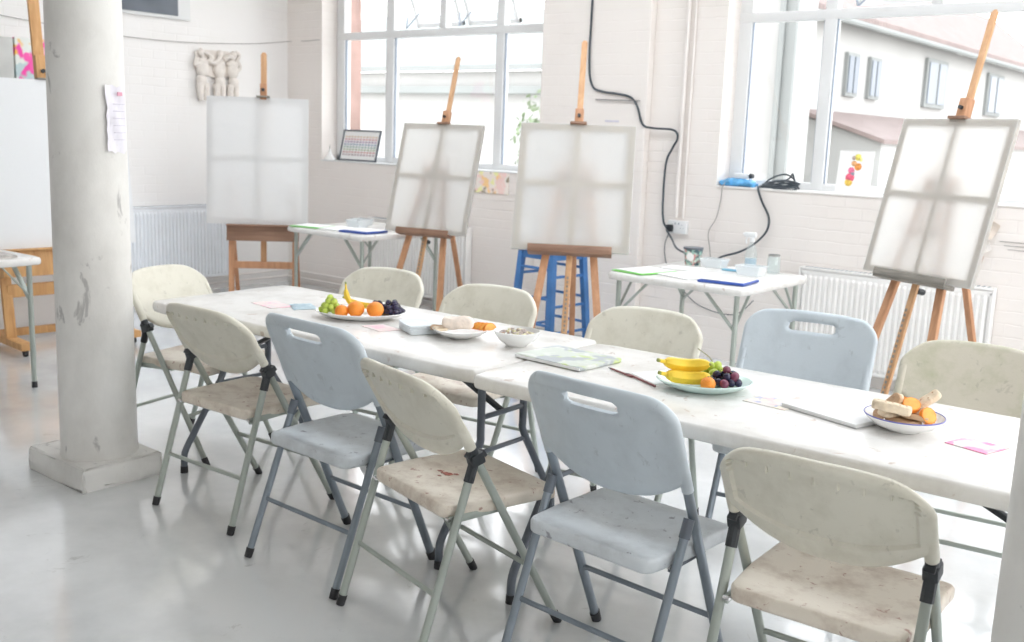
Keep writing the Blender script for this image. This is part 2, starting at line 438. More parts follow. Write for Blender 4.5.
# windows
def window(n, x0, mulls, x1, vents):
    """mulls: list of (left,right) of full height mullions; vents: (x,x,split) of the top hung pair"""
    w = bpy.data.objects.new('window_%d' % n, None); C.objects.link(w); w['kind'] = 'structure'
    y = 6.57; z0, z1 = SZ, TZ
    f = B()
    f.box(((x0 + x1) / 2, y, z0 + .03), (x1 - x0, .07, .06), bevel=.006)
    f.box(((x0 + x1) / 2, y, z1 - .03), (x1 - x0, .07, .06), bevel=.006)
    f.box((x0 + .05, y, (z0 + z1) / 2), (.1, .07, z1 - z0), bevel=.006); f.box((x1 - .05, y, (z0 + z1) / 2), (.1, .07, z1 - z0), bevel=.006)
    fr = f.build('window_frame', M['upvc'], w)
    for a, b in mulls: B().box(((a + b) / 2, y, (z0 + z1) / 2), (b - a, .075, z1 - z0), bevel=.006).build('mullion', M['upvc'], w)
    B().box(((x0 + x1) / 2, y, 2.327), (x1 - x0, .08, .062), bevel=.006).build('transom', M['upvc'], w)
    cells = [(x0 + .1, mulls[0][0]), (mulls[0][1], mulls[1][0]), (mulls[1][1], x1 - .1)]
    for (a, b) in cells:
        g = B()
        for xx in (a, b): g.box((xx + (.004 if xx == a else -.004), y - .01, (SZ + .06 + 2.296) / 2), (.008, .02, 2.296 - SZ - .06))
        g.build('glazing_bead', M['gasket'], w)
        B().box(((a + b) / 2, y, (SZ + .06 + 2.296) / 2), (b - a, .006, 2.296 - SZ - .06)).build('pane', M['glass'], w)
    for (a, b) in (cells[0], cells[2]):
        B().box(((a + b) / 2, y, (2.358 + z1 - .06) / 2), (b - a, .006, z1 - .06 - 2.358)).build('pane', M['glass'], w)
    a, b, s0, s1 = vents
    B().box(((s0 + s1) / 2, y, (2.358 + z1) / 2), (s1 - s0, .075, z1 - 2.358), bevel=.005).build('mullion', M['upvc'], w)
    for (p, q) in ((a, s0), (s1, b)):
        hh = z1 - .06 - 2.36; cx = (p + q) / 2; wd = q - p
        Mx = Matrix.Translation((cx, y + .02, z1 - .06)) @ Matrix.Rotation(math.radians(24), 4, 'X')
        v = B()
        for xx in (-wd / 2 + .02, wd / 2 - .02): v.box((xx, 0, -hh / 2), (.04, .04, hh), bevel=.004)
        for zz in (-.02, -hh + .02): v.box((0, 0, zz), (wd, .04, .04), bevel=.004)
        v.xf(Mx); vo = v.build('vent_sash', M['upvc'], w)
        B().box((0, 0, -hh / 2), (wd - .08, .005, hh - .08)).xf(Mx).build('vent_pane', M['glass'], vo)
        st = B(); q0 = Mx @ V((wd / 2 - .03, -.01, -hh + .25)); st.bar((p + .12, y - .0, 2.375), (p + .32, y + .1, 2.62), .012, .006)
        st.bar((p + .12, y, 2.375), (p + .02, y + .12, 2.5), .012, .006)
        st.build('vent_stay', M['gasket'], vo)
    return w
window(1, -7.51, [(-6.854, -6.758), (-5.569, -5.489)], -4.95, (-6.758, -5.569, -6.205, -6.136))
window(2, -3.41, [(-2.80, -2.72), (-1.49, -1.41)], -.86, (-2.72, -1.49, -2.14, -2.07))
# window boards
struct('trim_2', B().box((-6.233, YW + .085, SZ + .006), (2.56, .19, .012), bevel=.004), M['upvc'])
struct('trim_3', B().box((-2.13, YW + .085, SZ + .006), (2.53, .19, .012), bevel=.004), M['plaster'])

# columns
def column(cx, cy, label, plinth):
    t = thing('column', label, 'column', (cx, cy, 0))
    prof = [(.160, .09), (.1545, .13), (.153, .5), (.149, 1.3), (.143, 2.3), (.138, 3.4), (.19, 3.5), (.21, ZC)]
    B().lathe([(0, .09)] + prof + [(0, ZC)], seg=48).build('shaft', M['column'], t)
    b = B().box((0, 0, 0), (plinth[0], plinth[1], .1), bevel=.012)
    bmesh.ops.subdivide_edges(b.bm, edges=b.bm.edges[:], cuts=3, use_grid_fill=True)
    for v in b.bm.verts:
        v.co += V((random.uniform(-1, 1), random.uniform(-1, 1), random.uniform(-1, 1))) * .004
        v.co.z += .05
        if v.co.z > .08: v.co.x *= .985; v.co.y *= .985
        if v.co.z < .01: v.co.z = 0
    b.xf(Matrix.Translation((plinth[2], plinth[3], 0))).build('plinth', M['column'], t, 50)
    return t
colL = column(-4.018, 2.175, 'thick white painted round column on a chipped square plinth at left', (.46, .36, -.032, -.005))
column(-.297, 2.16, 'out of focus white round column cutting off the right end of the table', (.44, .34, 0, 0))
# torn paper note on the left column
nb = B(); n_u, n_v = 6, 9
nt_ = thing('paper_note', 'torn lilac paper note peeling off the left column', 'note', (-4.018, 2.175, 0))
gr = {}
for i in range(n_u + 1):
    for j in range(n_v + 1):
        a = math.radians(-2 + 40 * i / n_u); z = 1.37 + .26 * j / n_v
        r = .1535 + (.006 * math.sin(i * 1.3 + j) if 0 < i < n_u else .002) + (.006 if i == 0 else 0)
        a2 = a + (random.uniform(-.03, .03) if i in (0, n_u) else 0); z2 = z + (random.uniform(-.007, .007) if j in (0, n_v) else 0)
        gr[i, j] = nb.bm.verts.new((r * math.cos(a2), r * math.sin(a2), z2))
for i in range(n_u):
    for j in range(n_v): nb.bm.faces.new((gr[i, j], gr[i + 1, j], gr[i + 1, j + 1], gr[i, j + 1]))
M['note'] = simple('lilac_paper', (.80, .78, .84), .7, vary=.02)
no = nb.build('sheet', M['note'], nt_)
ln = B()
for k in range(6):
    for a in range(9, 32, 3):
        a1 = math.radians(a); a2 = math.radians(a + 2.6); z = 1.42 + k * .028
        ln.bar((.1605 * math.cos(a1), .1605 * math.sin(a1), z), (.1605 * math.cos(a2), .1605 * math.sin(a2), z), .002, .003, (0, 0, 1), 0)
M['ink'] = simple('grey_print', (.62, .60, .68), .7)
ln.build('print_lines', M['ink'], nt_)
M['red_ink'] = simple('red_print', (.72, .35, .45), .7)
B().box((.160 * math.cos(math.radians(22)), .160 * math.sin(math.radians(22)), 1.60), (.003, .028, .014), Matrix.Rotation(math.radians(22), 3, 'Z')).build('red_mark', M['red_ink'], nt_)

# ------------------------------------------------------------------ folding chairs
def make_chair(name, style, label, group):
    t = thing(name, label, 'chair', group=group)
    bl = style == 'blue'
    plas = M['blue'] if bl else M['cream']; seatm = M['blue_seat'] if bl else M['cream_seat']
    tub = M['tube_blue'] if bl else M['tube_green']
    HX = .232; zj = .560 if bl else .590; top = .882 if bl else .830; fy = .228 if bl else .26
    ff = V((0, fy, 0)); jt = V((0, -.014 if bl else -.075, zj))
    d = (jt - ff).normalized()
    def al(z): return ff + d * (z / d.z)          # point on the long leg line at height z
    zb = zj + (.085 if bl else .058)
    # backrest sheet laid in (x, height) then warped on to the leaning line
    hh = (top - zb) / 2 + .004; zc = top - hh
    def warp(p):
        x, yy, off = p.x, p.y, p.z
        zz = yy
        k = max(0, 1 - (x / .24) ** 2)
        if yy < 0: zz = yy - (.085 if not bl else .075) * max(0, 1 - (abs(x) / .232) ** 2.4) * (-yy / hh)
        else: zz = yy - (.042 if not bl else .018) * (abs(x) / .248) ** 3 * (yy / hh)
        q = al(zc + zz)
        bulge = -.035 * k
        return V((x, q.y + bulge + off * .9, q.z + off * .35))
    def topf(x, y):    # front side (towards sitter)
        return 0
    def botf(x, y):    # back side hollowed inside the rim
        e = min(.248 - abs(x), hh - abs(y))
        return .010 if (e > .034 and not bl) else (.003 if e > .034 else 0)
    sl = B().slab(.248, hh, .030, .094 if not bl else .075, 64, 46, topf, botf, warp, (0, hh - .058, .088, .017) if bl else None, Rb=.02)
    if not bl:
        for k in range(-3, 4):
            q = al(zc + hh - .047); sl.box((k * .055, q.y - .035 * (1 - (k * .055 / .24) ** 2) - .004, q.z), (.004, .010, .026))
    sl.build('backrest', plas, t, 40)
    # sleeves of the backrest round the uprights
    for s in (-1, 1):
        B().tube([al(zb - .028) + V((s * HX, 0, 0)), al(zb + .02) + V((s * HX, 0, 0)), al(zb + .08) + V((s * (HX - .003), 0, 0))], [.0162, .0165, .0135], 14).build('sleeve', plas, t)
    # seat
    def stop(x, y): return -.010 * max(0, 1 - (x / .2) ** 2) * max(0, 1 - (y / .2) ** 2) - (.012 * max(0, (y - .12) / .09) ** 2)
    def swarp(p):
        w = 1 - .07 * max(0, (-p.y - .05) / .15)
        return V((p.x * w, p.y + .045, p.z + .438 + .0 * p.y))
    se = B().slab(.222, .205, .024, .032, 30, 28, stop, lambda x, y: stop(x, y) - (.016 if (abs(x) > .205 or abs(y) > .19) else 0), swarp, rnd=.008)
    se.build('seat', seatm, t, 40)
    # long legs : front foot -> backrest ; short legs : joint -> rear foot
    for s in (-1, 1):
        X = V((s * HX, 0, 0))
        l = B().tube([al(.03) + X, al(zb + .02) + X], .0125, 12, 1.25 if bl else 1.0, (1, 0, 0)).build('front_leg', tub, t)
        B().tube([al(.0) + X, al(.034) + X], [.0135, .0150], 12, 1.25 if bl else 1).build('foot_cap', M['rubber'], l)
        rf = V((0, -fy, 0)); j2 = jt + V((0, -.012, -.035)); X2 = V((s * (HX + (.0 if bl else .0)), 0, 0)); dd = (j2 - rf).normalized()
        r = B().tube([rf + dd * .03 + X2, j2 + X2 + V((0, 0, .0))], .0125, 12).build('rear_leg', tub, t)
        B().tube([rf + X2, rf + dd * .034 + X2], [.0135, .0150], 12).build('foot_cap', M['rubber'], r)
        jb = B()
        if bl:
            jb.tube([j2 + X2 - dd * .04, j2 + X2 + dd * .012], .0150, 12)
        else:
            jb.box(jt + X + V((0, 0, -.002)), (.036, .044, .036), Matrix.Rotation(.3, 3, 'X'), .006)
            jb.tube([j2 + X2 - dd * .035, j2 + X2 + dd * .02], .0155, 10)
            jb.tube([jt + X + d * .004, jt + X + d * .033], .0158, 12)
            for a in (-1, 1): jb.box(jt + X + V((0, a * .024, .012)), (.024, .010, .022), Matrix.Rotation(a * .6, 3, 'X'), .003)
        jb.build('hinge', M['black'] if not bl else M['tube_dark'], t)
    def at(p0, p1, z):
        k = (z - p0.z) / (p1.z - p0.z); return p0.lerp(p1, k)
    rb = at(V((0, -fy, 0)), jt, .20); fb = at(ff, jt, .21)
    B().tube([rb + V((-HX, 0, 0)), rb + V((HX, 0, 0))], .0085, 10, .8).build('rear_bar', tub, t)
    B().tube([fb + V((-HX, 0, 0)), fb + V((HX, 0, 0))], .0085, 10, .8).build('front_bar', tub, t)
    # seat rails linking both legs
    for s in (-1, 1):
        a = al(.415) + V((s * (HX - .02), .03, 0)); b_ = V((s * (HX - .02), -.15, .408)) if not bl else V((s * (HX - .02), -.07, .408))
        B().bar(a, b_, .010, .022, (1, 0, 0)).build('seat_rail', M['tube_dark'] if bl else tub, t)
        B().tube([(s * (HX - .03), b_.y, .412), (s * (HX - .013), b_.y, .412)], .006, 8).build('pivot_pin', M['chrome'], t)
    return t
NG = 'folding chairs along the near side of the table'; FG = 'folding chairs along the far side of the table'
cream0 = make_chair('folding_chair', 'cream', 'cream folding chair nearest the left column, its back turned to the camera', NG)
cream0.location = (-3.292, 2.395, 0); cream0.rotation_euler.z = math.radians(2.5)
blue0 = make_chair('folding_chair', 'blue', 'blue-grey folding chair with a hand slot in front of the large fruit platter', NG)
blue0.location = (-2.60, 2.292, 0); blue0.rotation_euler.z = math.radians(-1.4)
R_ = math.radians
red_ch = dup(cream0, (-2.037, 2.243, 0), R_(-13.9), 'cream folding chair with a red stain on its seat, between two blue-grey chairs', NG)
dup(blue0, (-1.445, 2.29, 0), R_(-3.3), 'large blue-grey folding chair beside the platter with bananas, seen from behind', NG)
dup(cream0, (-.838, 2.307, 0), R_(2.5), 'cream folding chair in the bottom right corner with a paint-flecked seat', NG)
dup(cream0, (-4.08, 2.705, 0), R_(-90 + 14), 'cream folding chair at the left end of the table, half behind the column', 'folding chairs at the table ends')
dup(cream0, (-3.575, 3.265, 0), R_(188), 'cream folding chair across the table behind the oranges, below the back left easel', FG)
dup(cream0, (-2.88, 3.25, 0), R_(188), 'cream folding chair across the table behind the biscuit plate and nut bowl', FG)
dup(cream0, (-2.09, 3.28, 0), R_(188), 'cream folding chair in front of the little table with the spray bottle', FG)
dup(blue0, (-1.485, 3.49, 0), R_(188), 'blue-grey folding chair across the table facing the camera, hand slot in its back', FG)
fr_ch = dup(cream0, (-.93, 3.58, 0), R_(186), 'dingy grubby cream folding chair at far right below the tilted easel', FG)

sb = B(); rq = random.Random(9)
for (ox, oy, rr) in ((0, 0, .022), (-.03, .012, .012), (.028, .008, .010), (-.012, -.03, .007)):
    sb.poly([(ox + rr * rq.uniform(.6, 1.3) * math.cos(k * PI / 6), oy + rr * .6 * rq.uniform(.6, 1.3) * math.sin(k * PI / 6), 0) for k in range(12)], .0008)
sb.build('red_paint_stain', simple('dried_red_paint', (.50, .16, .12), .5, vary=.3, vs=80), red_ch, loc=(-.054, .02, .4420), rot=(0, 0, .5))
M['shaded'] = stained('shaded_dingy_cream_plastic', (.56, .52, .43), (.40, .40, .27), .8, .45, 9, (1, 1, 1), False)
for ch in fr_ch.children:   # grubbier than the rest, and its shade is painted into the colour
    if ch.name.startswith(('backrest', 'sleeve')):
        ch.material_slots[0].link = 'OBJECT'; ch.material_slots[0].material = M['shaded']
# ------------------------------------------------------------------ tables
def leg_set(t, x, hy, mat, inward):
    """bent wishbone leg pair of a long folding table at local x"""
    for s in (-1, 1):
        B().tube(smooth_path([(x, s * (hy - .045), .02), (x, s * (hy - .05), .09), (x, s * (hy - .10), .17), (x, s * (hy - .18), .29), (x, s * (hy - .25), .40), (x, s * (hy - .255), .46), (x, s * (hy - .255), .70)], 4), .0145, 12).build('leg', mat, t)
        B().cyl((x, s * (hy - .045), 0), (x, s * (hy - .045), .03), .017, .016).build('foot_cap', M['rubber'], t)
    b = B()
    b.tube([(x, -(hy - .25), .50), (x, hy - .25, .50)], .010, 10)
    b.tube([(x, -(hy - .22), .37), (x, hy - .22, .37)], .009, 10)
    b.build('crossbar', mat, t)
    B().bar((x, 0, .50), (x + inward * .42, 0, .698), .022, .016, (0, 1, 0)).build('brace', M['black'], t)
def long_table(x, y, rz, L, label):
    t = thing('folding_table', label, 'table', (x, y, 0), rz, 'long white folding tables in a row')
    B().slab(L / 2, .38, .046, .055, 30, 16, rnd=.012, warp=lambda p: V((p.x, p.y, p.z + .717))).build('tabletop', M['tabletop'], t)
    rail = B()
    for s in (-1, 1): rail.box((0, s * .26, .684), (L - .3, .02, .024))
    rail.build('under_rail', M['tube_dark'], t)
    leg_set(t, -L / 2 + .175, .38, M['tube_dark'], 1); leg_set(t, L / 2 - .175, .38, M['tube_dark'], -1)
    return t
rt = math.radians(1.7)
def tcent(px, py, L, a): # near left corner -> centre
    u = V((math.cos(a), math.sin(a))); v = V((-u.y, u.x)); c = V((px, py)) + u * L / 2 + v * .38; return c
c1 = tcent(-3.945, 2.375, 1.83, rt); c2 = tcent(-2.112, 2.385, 1.83, rt)
long_table(c1.x, c1.y, rt, 1.83, 'left white folding table carrying the orange and grape platter')
long_table(c2.x, c2.y, rt, 1.83, 'right white folding table carrying the banana platter and white pad')

def small_table(x, y, rz, w, dpt, label, z=.74):
    t = thing('small_folding_table', label, 'table', (x, y, 0), rz, 'small square folding tables')
    B().slab(w / 2, dpt / 2, .042, .05, 18, 18, rnd=.012, warp=lambda p: V((p.x, p.y, p.z + z - .021))).build('tabletop', M['tabletop'], t)
    for sx in (-1, 1):
        for sy in (-1, 1):
            X, Y = sx * (w / 2 - .06), sy * (dpt / 2 - .06)
            lg = B().cyl((X, Y, .03), (X, Y, z - .042), .0145).build('leg', M['tube_green'], t)
            B().cyl((X, Y, 0), (X, Y, .035), .016, .015).build('foot_cap', M['rubber'], lg)
            br = B()
            br.bar((X, Y, z - .24), (X - sx * .19, Y, z - .045), .027, .009, (0, 1, 0))
            br.bar((X, Y, z - .22), (X, Y - sy * .15, z - .045), .016, .007, (1, 0, 0))
            br.build('brace', M['tube_green'], t)
    return t
small_table(-2.845, 5.31, 0, .87, .86, 'small white folding table under the right window holding tubs and a spray bottle')
small_table(-5.90, 5.44, R_(-2), .90, .87, 'small white folding table in the back left corner with folders and a jar')
tl = small_table(-5.925, 2.10, R_(2), .80, 1.22, 'white folding table at the left picture edge in front of the big studio easel', .738)

# ------------------------------------------------------------------ easels with blank canvases
def tripod_easel(loc, a, t, zt, label, mast, traylen, top_s, mz=.0):
    e = thing('tripod_easel', label, 'easel', (loc[0], loc[1], 0), a, 'tripod easels along the window wall')
    u = V((0, math.sin(t), math.cos(t))); n = V((0, -math.cos(t), math.sin(t)))
    def S(x, s, k): return V((x, 0, zt)) + u * s + n * k
    s0 = -zt / u.z
    for s in (-1, 1):
        lo = S(s * .245, s0 + .012, -.028); lo.z = max(lo.z, .014)
        B().bar(lo, S(s * .075, .52, -.028), .044, .022, (1, 0, 0), .003).build('front_leg', M['wood'], e)
    B().bar(S(-.13, .27, -.05), S(.13, .27, -.05), .04, .018, (0, 0, 1), .003).build('crossbar', M['wood'], e)
    B().bar(S(0, .50, -.075), V((0, S(0, .5, 0).y + .5, .012)), .036, .022, (1, 0, 0), .003).build('rear_leg', M['wood'], e)
    B().box(S(0, .50, -.052), (.20, .035, .045), Matrix.Rotation(-t, 3, 'X'), .004).build('head_block', M['wood'], e)
    m_ = B().bar(S(0, s0 + .12, -.004), S(0, top_s, -.028), .036, .016, (1, 0, 0), .003)
    mo = m_.build('mast', M['wood_top'], e)
    tip = B().tube([S(0, top_s - .002, -.028), S(0, top_s + .012, -.028)], [.018, .010], 10, .45, (1, 0, 0)).build('mast_tip', M['wood_top'], mo)
    tt = B()
    for k in range(22):
        q = S(0, s0 + .2 + k * .026, .005); tt.box(q, (.010, .004, .014), Matrix.Rotation(-t, 3, 'X'))
    tt.build('ratchet_strip', M['tray_grey'], mo)
    tr = B()
    tr.bar(S(-traylen / 2, -.012, .018), S(traylen / 2, -.012, .018), .022, .075, tuple(u), .003)
    tr.bar(S(-traylen / 2, .005, .055), S(traylen / 2, .005, .055), .036, .010, tuple(u), .002)
    tr.build('tray', M['tray_grey'] if mz else M['wood_dark'], e)
    B().tube([S(0, -.05, -.03), S(0, -.05, -.075)], .016, 8).build('wing_knob', M['black'], e)
    # top clamp gripping the canvas
    ct = top_s - mast
    B().bar(S(0, ct + .0, -.012), S(0, ct + .105, -.012), .052, .050, (1, 0, 0), .006).build('clamp_block', M['wood'], e)
    B().bar(S(-.05, ct + .004, .006), S(.05, ct + .004, .006), .014, .058, tuple(u), .003).build('clamp_lip', M['wood_dark'], e)
    B().tube([S(.0, ct + .055, .012), S(.0, ct + .055, .03)], .010, 8).build('clamp_knob', M['black'], e)
    return e, S
def stretched_canvas(loc, a, t, zt, w, h, label, mat=None, cross=True, off=.014, grp='blank stretched canvases on easels'):
    c = thing('stretched_canvas', label, 'canvas', (loc[0], loc[1], 0), a, grp)
    u = V((0, math.sin(t), math.cos(t))); n = V((0, -math.cos(t), math.sin(t))); X = V((1, 0, 0))
    Mx = Matrix((X, u, n)).transposed().to_4x4(); Mx.translation = V((0, 0, zt))
    Mx = Matrix.Translation(n * off) @ Mx
    f = B()   # cloth wraps the frame: face sheet plus folded edges, real thickness
    f.box((0, h / 2, .0005), (w, h, .001))
    for s in (-1, 1): f.box((s * (w / 2 - .0006), h / 2, -.010), (.0012, h, .021))
    for y in (.0006, h - .0006): f.box((0, y, -.010), (w - .003, .0012, .021))
    f.xf(Mx).build('canvas_cloth', mat or M['canvas'], c, smooth=False)
    bw = .034 if w < .68 or w == .68 else .042
    for s in (-1, 1): B().box((s * (w / 2 - bw / 2 - .002), h / 2, -.011), (bw, h - .004, .018), bevel=.002).xf(Mx).build('stretcher_bar', M['bar'], c)
    for y in (bw / 2 + .002, h - bw / 2 - .002): B().box((0, y, -.011), (w - 2 * bw - .004, bw, .018), bevel=.002).xf(Mx).build('stretcher_bar', M['bar'], c)
    if cross:
        B().box((0, h / 2, -.013), (bw, h - 2 * bw - .004, .014), bevel=.002).xf(Mx).build('cross_brace', M['bar'], c)
        for s in (-1, 1): B().box((s * (w / 4 - bw / 4), h * .52, -.013), (w / 2 - bw * 1.5 - .004, bw, .014), bevel=.002).xf(Mx).build('cross_brace', M['bar'], c)
    return c
E2 = ((-5.20, 5.37), .22, .30, .765, .68, .82)
E3 = ((-3.51, 4.84), .566, .404, .834, .69, .795)
E4 = ((-1.595, 5.06), -.43, .235, .875, .665, .79)
for (loc, a, t, zt, w, h), lab, clab, ms, tl_, mz in (
    (E2, 'wooden tripod easel in front of the left window, leaning back', 'blank canvas showing its cross brace, below the left window', .52, .44, 0),
    (E3, 'wooden tripod easel between the windows with the blue stool behind it', 'blank canvas with easel shadows, between the two windows', .56, .49, 0),
    (E4, 'wooden tripod easel at right leaning strongly before the right window', 'tilted blank canvas in front of the right window', .53, .44, 1)):
    tripod_easel(loc, a, t, zt, lab, ms, tl_, h + ms, mz)
    stretched_canvas(loc, a, t, zt + .0, w, h, clab)

def studio_easel(loc, a, t, zt, w, label, mat, top_s, ch, box_h, heavy=1.0, mast_w=.045):
    e = thing('studio_easel', label, 'easel', (loc[0], loc[1], 0), a)
    u = V((0, math.sin(t), math.cos(t))); n = V((0, -math.cos(t), math.sin(t)))
    def S(x, s, k): return V((x, 0, zt)) + u * s + n * k
    s0 = -(zt - .09) / u.z; bw = .05 * heavy
    for s in (-1, 1):
        B().bar(S(s * w / 2, s0, -.03), S(s * w / 2, .35, -.03), bw * .85, .03, (1, 0, 0), .003).build('upright', mat, e)
        f = S(0, s0, -.03)
        rn = B().bar((s * w / 2, f.y - .26, .065), (s * w / 2, f.y + .42, .065), bw, .045, (1, 0, 0), .004).build('runner', mat, e)
        for yy in (f.y - .22, f.y + .38):
            cb = B(); cb.tube([(s * w / 2 - .011, yy, .022), (s * w / 2 + .011, yy, .022)], .022, 14); cb.box((s * w / 2, yy, .04), (.03, .02, .012)); cb.build('caster', M['rubber'], e)
        B().bar((s * w / 2, f.y + .36, .09), S(s * w / 2, .05, -.06), bw * .6, .022, (1, 0, 0), .002).build('back_strut', mat, e)
    B().bar(S(-w / 2, s0 + .30, -.03), S(w / 2, s0 + .30, -.03), .024 * heavy, .055 * heavy, (0, 1, 0), .003).build('crossbar', mat, e)
    f = S(0, s0, -.03)
    B().bar((-w / 2, f.y + .3, .06), (w / 2, f.y + .3, .06), .04, .05, (0, 1, 0), .003).build('base_bar', mat, e)
    bx = B(); bx.bar(S(-w / 2 - .03, -box_h / 2 - .012, -.01), S(w / 2 + .03, -box_h / 2 - .012, -.01), .09, box_h, tuple(n), .004)
    bx.bar(S(-w / 2 - .03, -.008, .012), S(w / 2 + .03, -.008, .012), .11, .014, tuple(n), .002)
    bo = bx.build('tray_box', mat if heavy > 1.2 else M['wood_dark'], e)
    mo = B().bar(S(0, s0 + .30, -.055), S(0, top_s, -.05), mast_w, .024, (1, 0, 0), .003).build('mast', M['wood_top'] if heavy < 1.2 else mat, e)
    B().tube([S(0, top_s - .002, -.05), S(0, top_s + .015, -.05)], [mast_w / 2, mast_w / 4], 10, .5, (1, 0, 0)).build('mast_tip', M['wood_top'] if heavy < 1.2 else mat, mo)
    B().bar(S(0, ch - .015, -.03), S(0, ch + .11 * heavy, -.03), .05 * heavy, .05, (1, 0, 0), .006).build('clamp_block', mat, e)
    B().bar(S(-.05, ch + .006, .0), S(.05, ch + .006, .0), .012, .06, tuple(u), .002).build('clamp_lip', M['tray_grey'], e)
    B().tube([S(.0, ch + .06, -.004), S(.0, ch + .06, .014)], .014, 8).build('clamp_knob', M['black'], e)
    return e
a1 = .80
studio_easel((-6.73, 5.09), a1, .07, .715, .50, 'wooden studio easel in the far left corner beside the radiator', M['wood'], 1.0 + .34, 1.0, .12)
stretched_canvas((-6.76, 5.06), a1, .10, .715, .79, 1.0, 'large blank canvas standing in the far left corner', M['canvas_c'], True)
aL = 1.50
studio_easel((-6.62, 3.36), aL, .13, .655, .72, 'heavy orange pine studio easel on casters, partly hidden by the left column', M['wood_orange'], 1.13 + .75, 1.09, .17, 1.5, .07)
stretched_canvas((-6.62, 3.36), aL, .13, .655, 1.05, 1.09, 'big blank white canvas at the left picture edge', M['canvas_solid'], False)
# white board stored low on the floor behind the big easel
tag(B().box((0, 0, .26), (.75, .018, .50), Matrix.Rotation(-.08, 3, 'X'), .003).build('board', M['paper'], loc=(-7.12, 3.35, .0), rot=(0, 0, 1.5)), 'blank white board standing low behind the big pine easel', 'board')

# blue stool behind easel
st = thing('bar_stool', 'tall blue wooden stool behind the middle easel', 'stool', (-4.22, 5.62, 0), R_(-7))
hs = .152
for sx in (-1, 1):
    for sy in (-1, 1):
        B().bar((sx * (hs + .04), sy * (hs + .04), 0), (sx * (hs - .005), sy * (hs - .005), .715), .042, .042, (1, 0, 0), .003).build('leg', M['stool'], st)
B().box((0, 0, .735), (.35, .35, .03), bevel=.006).build('seat', M['stool'], st)
ap = B()
for s in (-1, 1): ap.box((s * hs, 0, .695), (.018, .30, .045)); ap.box((0, s * hs, .695), (.30, .018, .045))
ap.build('apron', M['stool'], st)
for z in (.18, .36, .56):
    r = hs + .035 * (1 - z / .7)
    for s in (-1, 1):
        B().cyl((s * r, -r, z), (s * r, r, z), .010).build('rung', M['stool'], st)
        B().cyl((-r, s * r, z + .05), (r, s * r, z + .05), .010).build('rung', M['stool'], st)

# ------------------------------------------------------------------ radiators
def radiator(name, loc, rz, W, H, label, mat):
    t = thing(name, label, 'radiator', loc, rz, 'panel radiators')
    b = B(); n = int(W / .036); pts = []
    for i in range(n * 4 + 1):
        x = -W / 2 + .02 + (W - .04) * i / (n * 4); ph = i % 4
        pts.append((x, -.012 if ph in (1, 2) else 0))
    z0, z1 = .02, H - .05
    vs = [[b.bm.verts.new((x, y, z)) for x, y in pts] for z in (z0, z0 + .02, z1 - .02, z1)]
    for a_, c_ in zip(vs, vs[1:]):
        for i in range(len(pts) - 1): b.bm.faces.new((a_[i], a_[i + 1], c_[i + 1], c_[i]))
    for v in vs[0] + vs[3]: v.co.y = 0
    b.build('front_panel', mat, t, 20)
    fr = B(); fr.box((0, .004, .012), (W, .012, .024), bevel=.004); fr.box((0, .004, H - .04), (W, .012, .03), bevel=.004)
    for s in (-1, 1): fr.box((s * (W / 2 - .008), .004, H / 2 - .015), (.016, .012, H - .04), bevel=.003)
    fr.build('panel_rim', mat, t)
    B().box((0, .055, H / 2 - .015), (W - .02, .012, H - .05), bevel=.003).build('rear_panel', mat, t)
    g = B().box((0, .03, H - .014), (W, .074, .016), bevel=.003); g.build('top_grille', mat, t)
    sl = B(); k = int(W / .03)
    for i in range(k): sl.box((-W / 2 + .03 + i * (W - .06) / (k - 1), .03, H - .0055), (.012, .05, .002))
    sl.build('grille_slots', M['slot'], t)
    for s in (-1, 1): B().box((s * (W / 2 + .003), .03, H / 2), (.006, .075, H - .01), bevel=.002).build('side_panel', mat, t)
    v = B(); v.cyl((W / 2 + .01, .03, .06), (W / 2 + .05, .03, .06), .010); v.cyl((W / 2 + .045, .03, -.11), (W / 2 + .045, .03, .09), .0085); v.cyl((W / 2 + .045, .03, .06), (W / 2 + .045, .03, .12), .016, .014)
    v.build('valve', M['pipe'], t)
    return t
radiator('radiator', (-2.125, 6.285, .09), 0, 1.17, .64, 'white panel radiator under the right window behind the tilted easel', M['radiator_warm'])
radiator('radiator', (-6.20, 6.285, .09), 0, 1.17, .64, 'white panel radiator under the left window behind a wooden easel', M['radiator_warm'])
radiator('radiator', (-7.935, 5.02, .125), R_(90), 1.20, .66, 'white panel radiator on the left wall beside the column', M['radiator'])

# ------------------------------------------------------------------ pipes, cables, socket
def cable(name, pts, r, m, label, cat='cable', n=6, group=None, parent=None):
    o = B().tube(smooth_path(pts, n), r * .8, 8).build(name, m)
    return tag(o, label, cat, group)
cable('heating_pipe', [(-7.99, 3.0, .115), (-7.985, 4.3, .115), (-7.985, 5.7, .115), (-7.975, 6.25, .12), (-7.94, 6.325, .12), (-7.3, 6.335, .12), (-6.85, 6.335, .12)], .011, M['pipe'], 'upper thin heating pipe running low round the left corner of the room', 'pipe', 3)
cable('heating_pipe', [(-7.99, 3.0, .055), (-7.985, 5.7, .055), (-7.975, 6.25, .055), (-7.94, 6.325, .055), (-7.3, 6.335, .055), (-4.95, 6.335, .055), (-2.2, 6.2, .05) if 0 else (-4.95, 6.335, .055)], .011, M['pipe'], 'lower thin heating pipe running along the foot of the wall', 'pipe', 3)
pz = B().tube([(-3.685, 6.335, .96), (-3.685, 6.335, 3.55)], .013, 10); tag(pz.build('conduit', M['pipe']), 'thin white conduit rising from the double socket', 'pipe')
tag(B().tube([(-3.635, 6.345, .96), (-3.635, 6.345, 3.55)], .008, 8).build('conduit', M['pipe']), 'thinner conduit just right of the main one above the socket', 'pipe')
sk = thing('double_socket', 'white double wall socket with a black plug, left of the small table', 'socket', (-3.668, 6.36, .895))
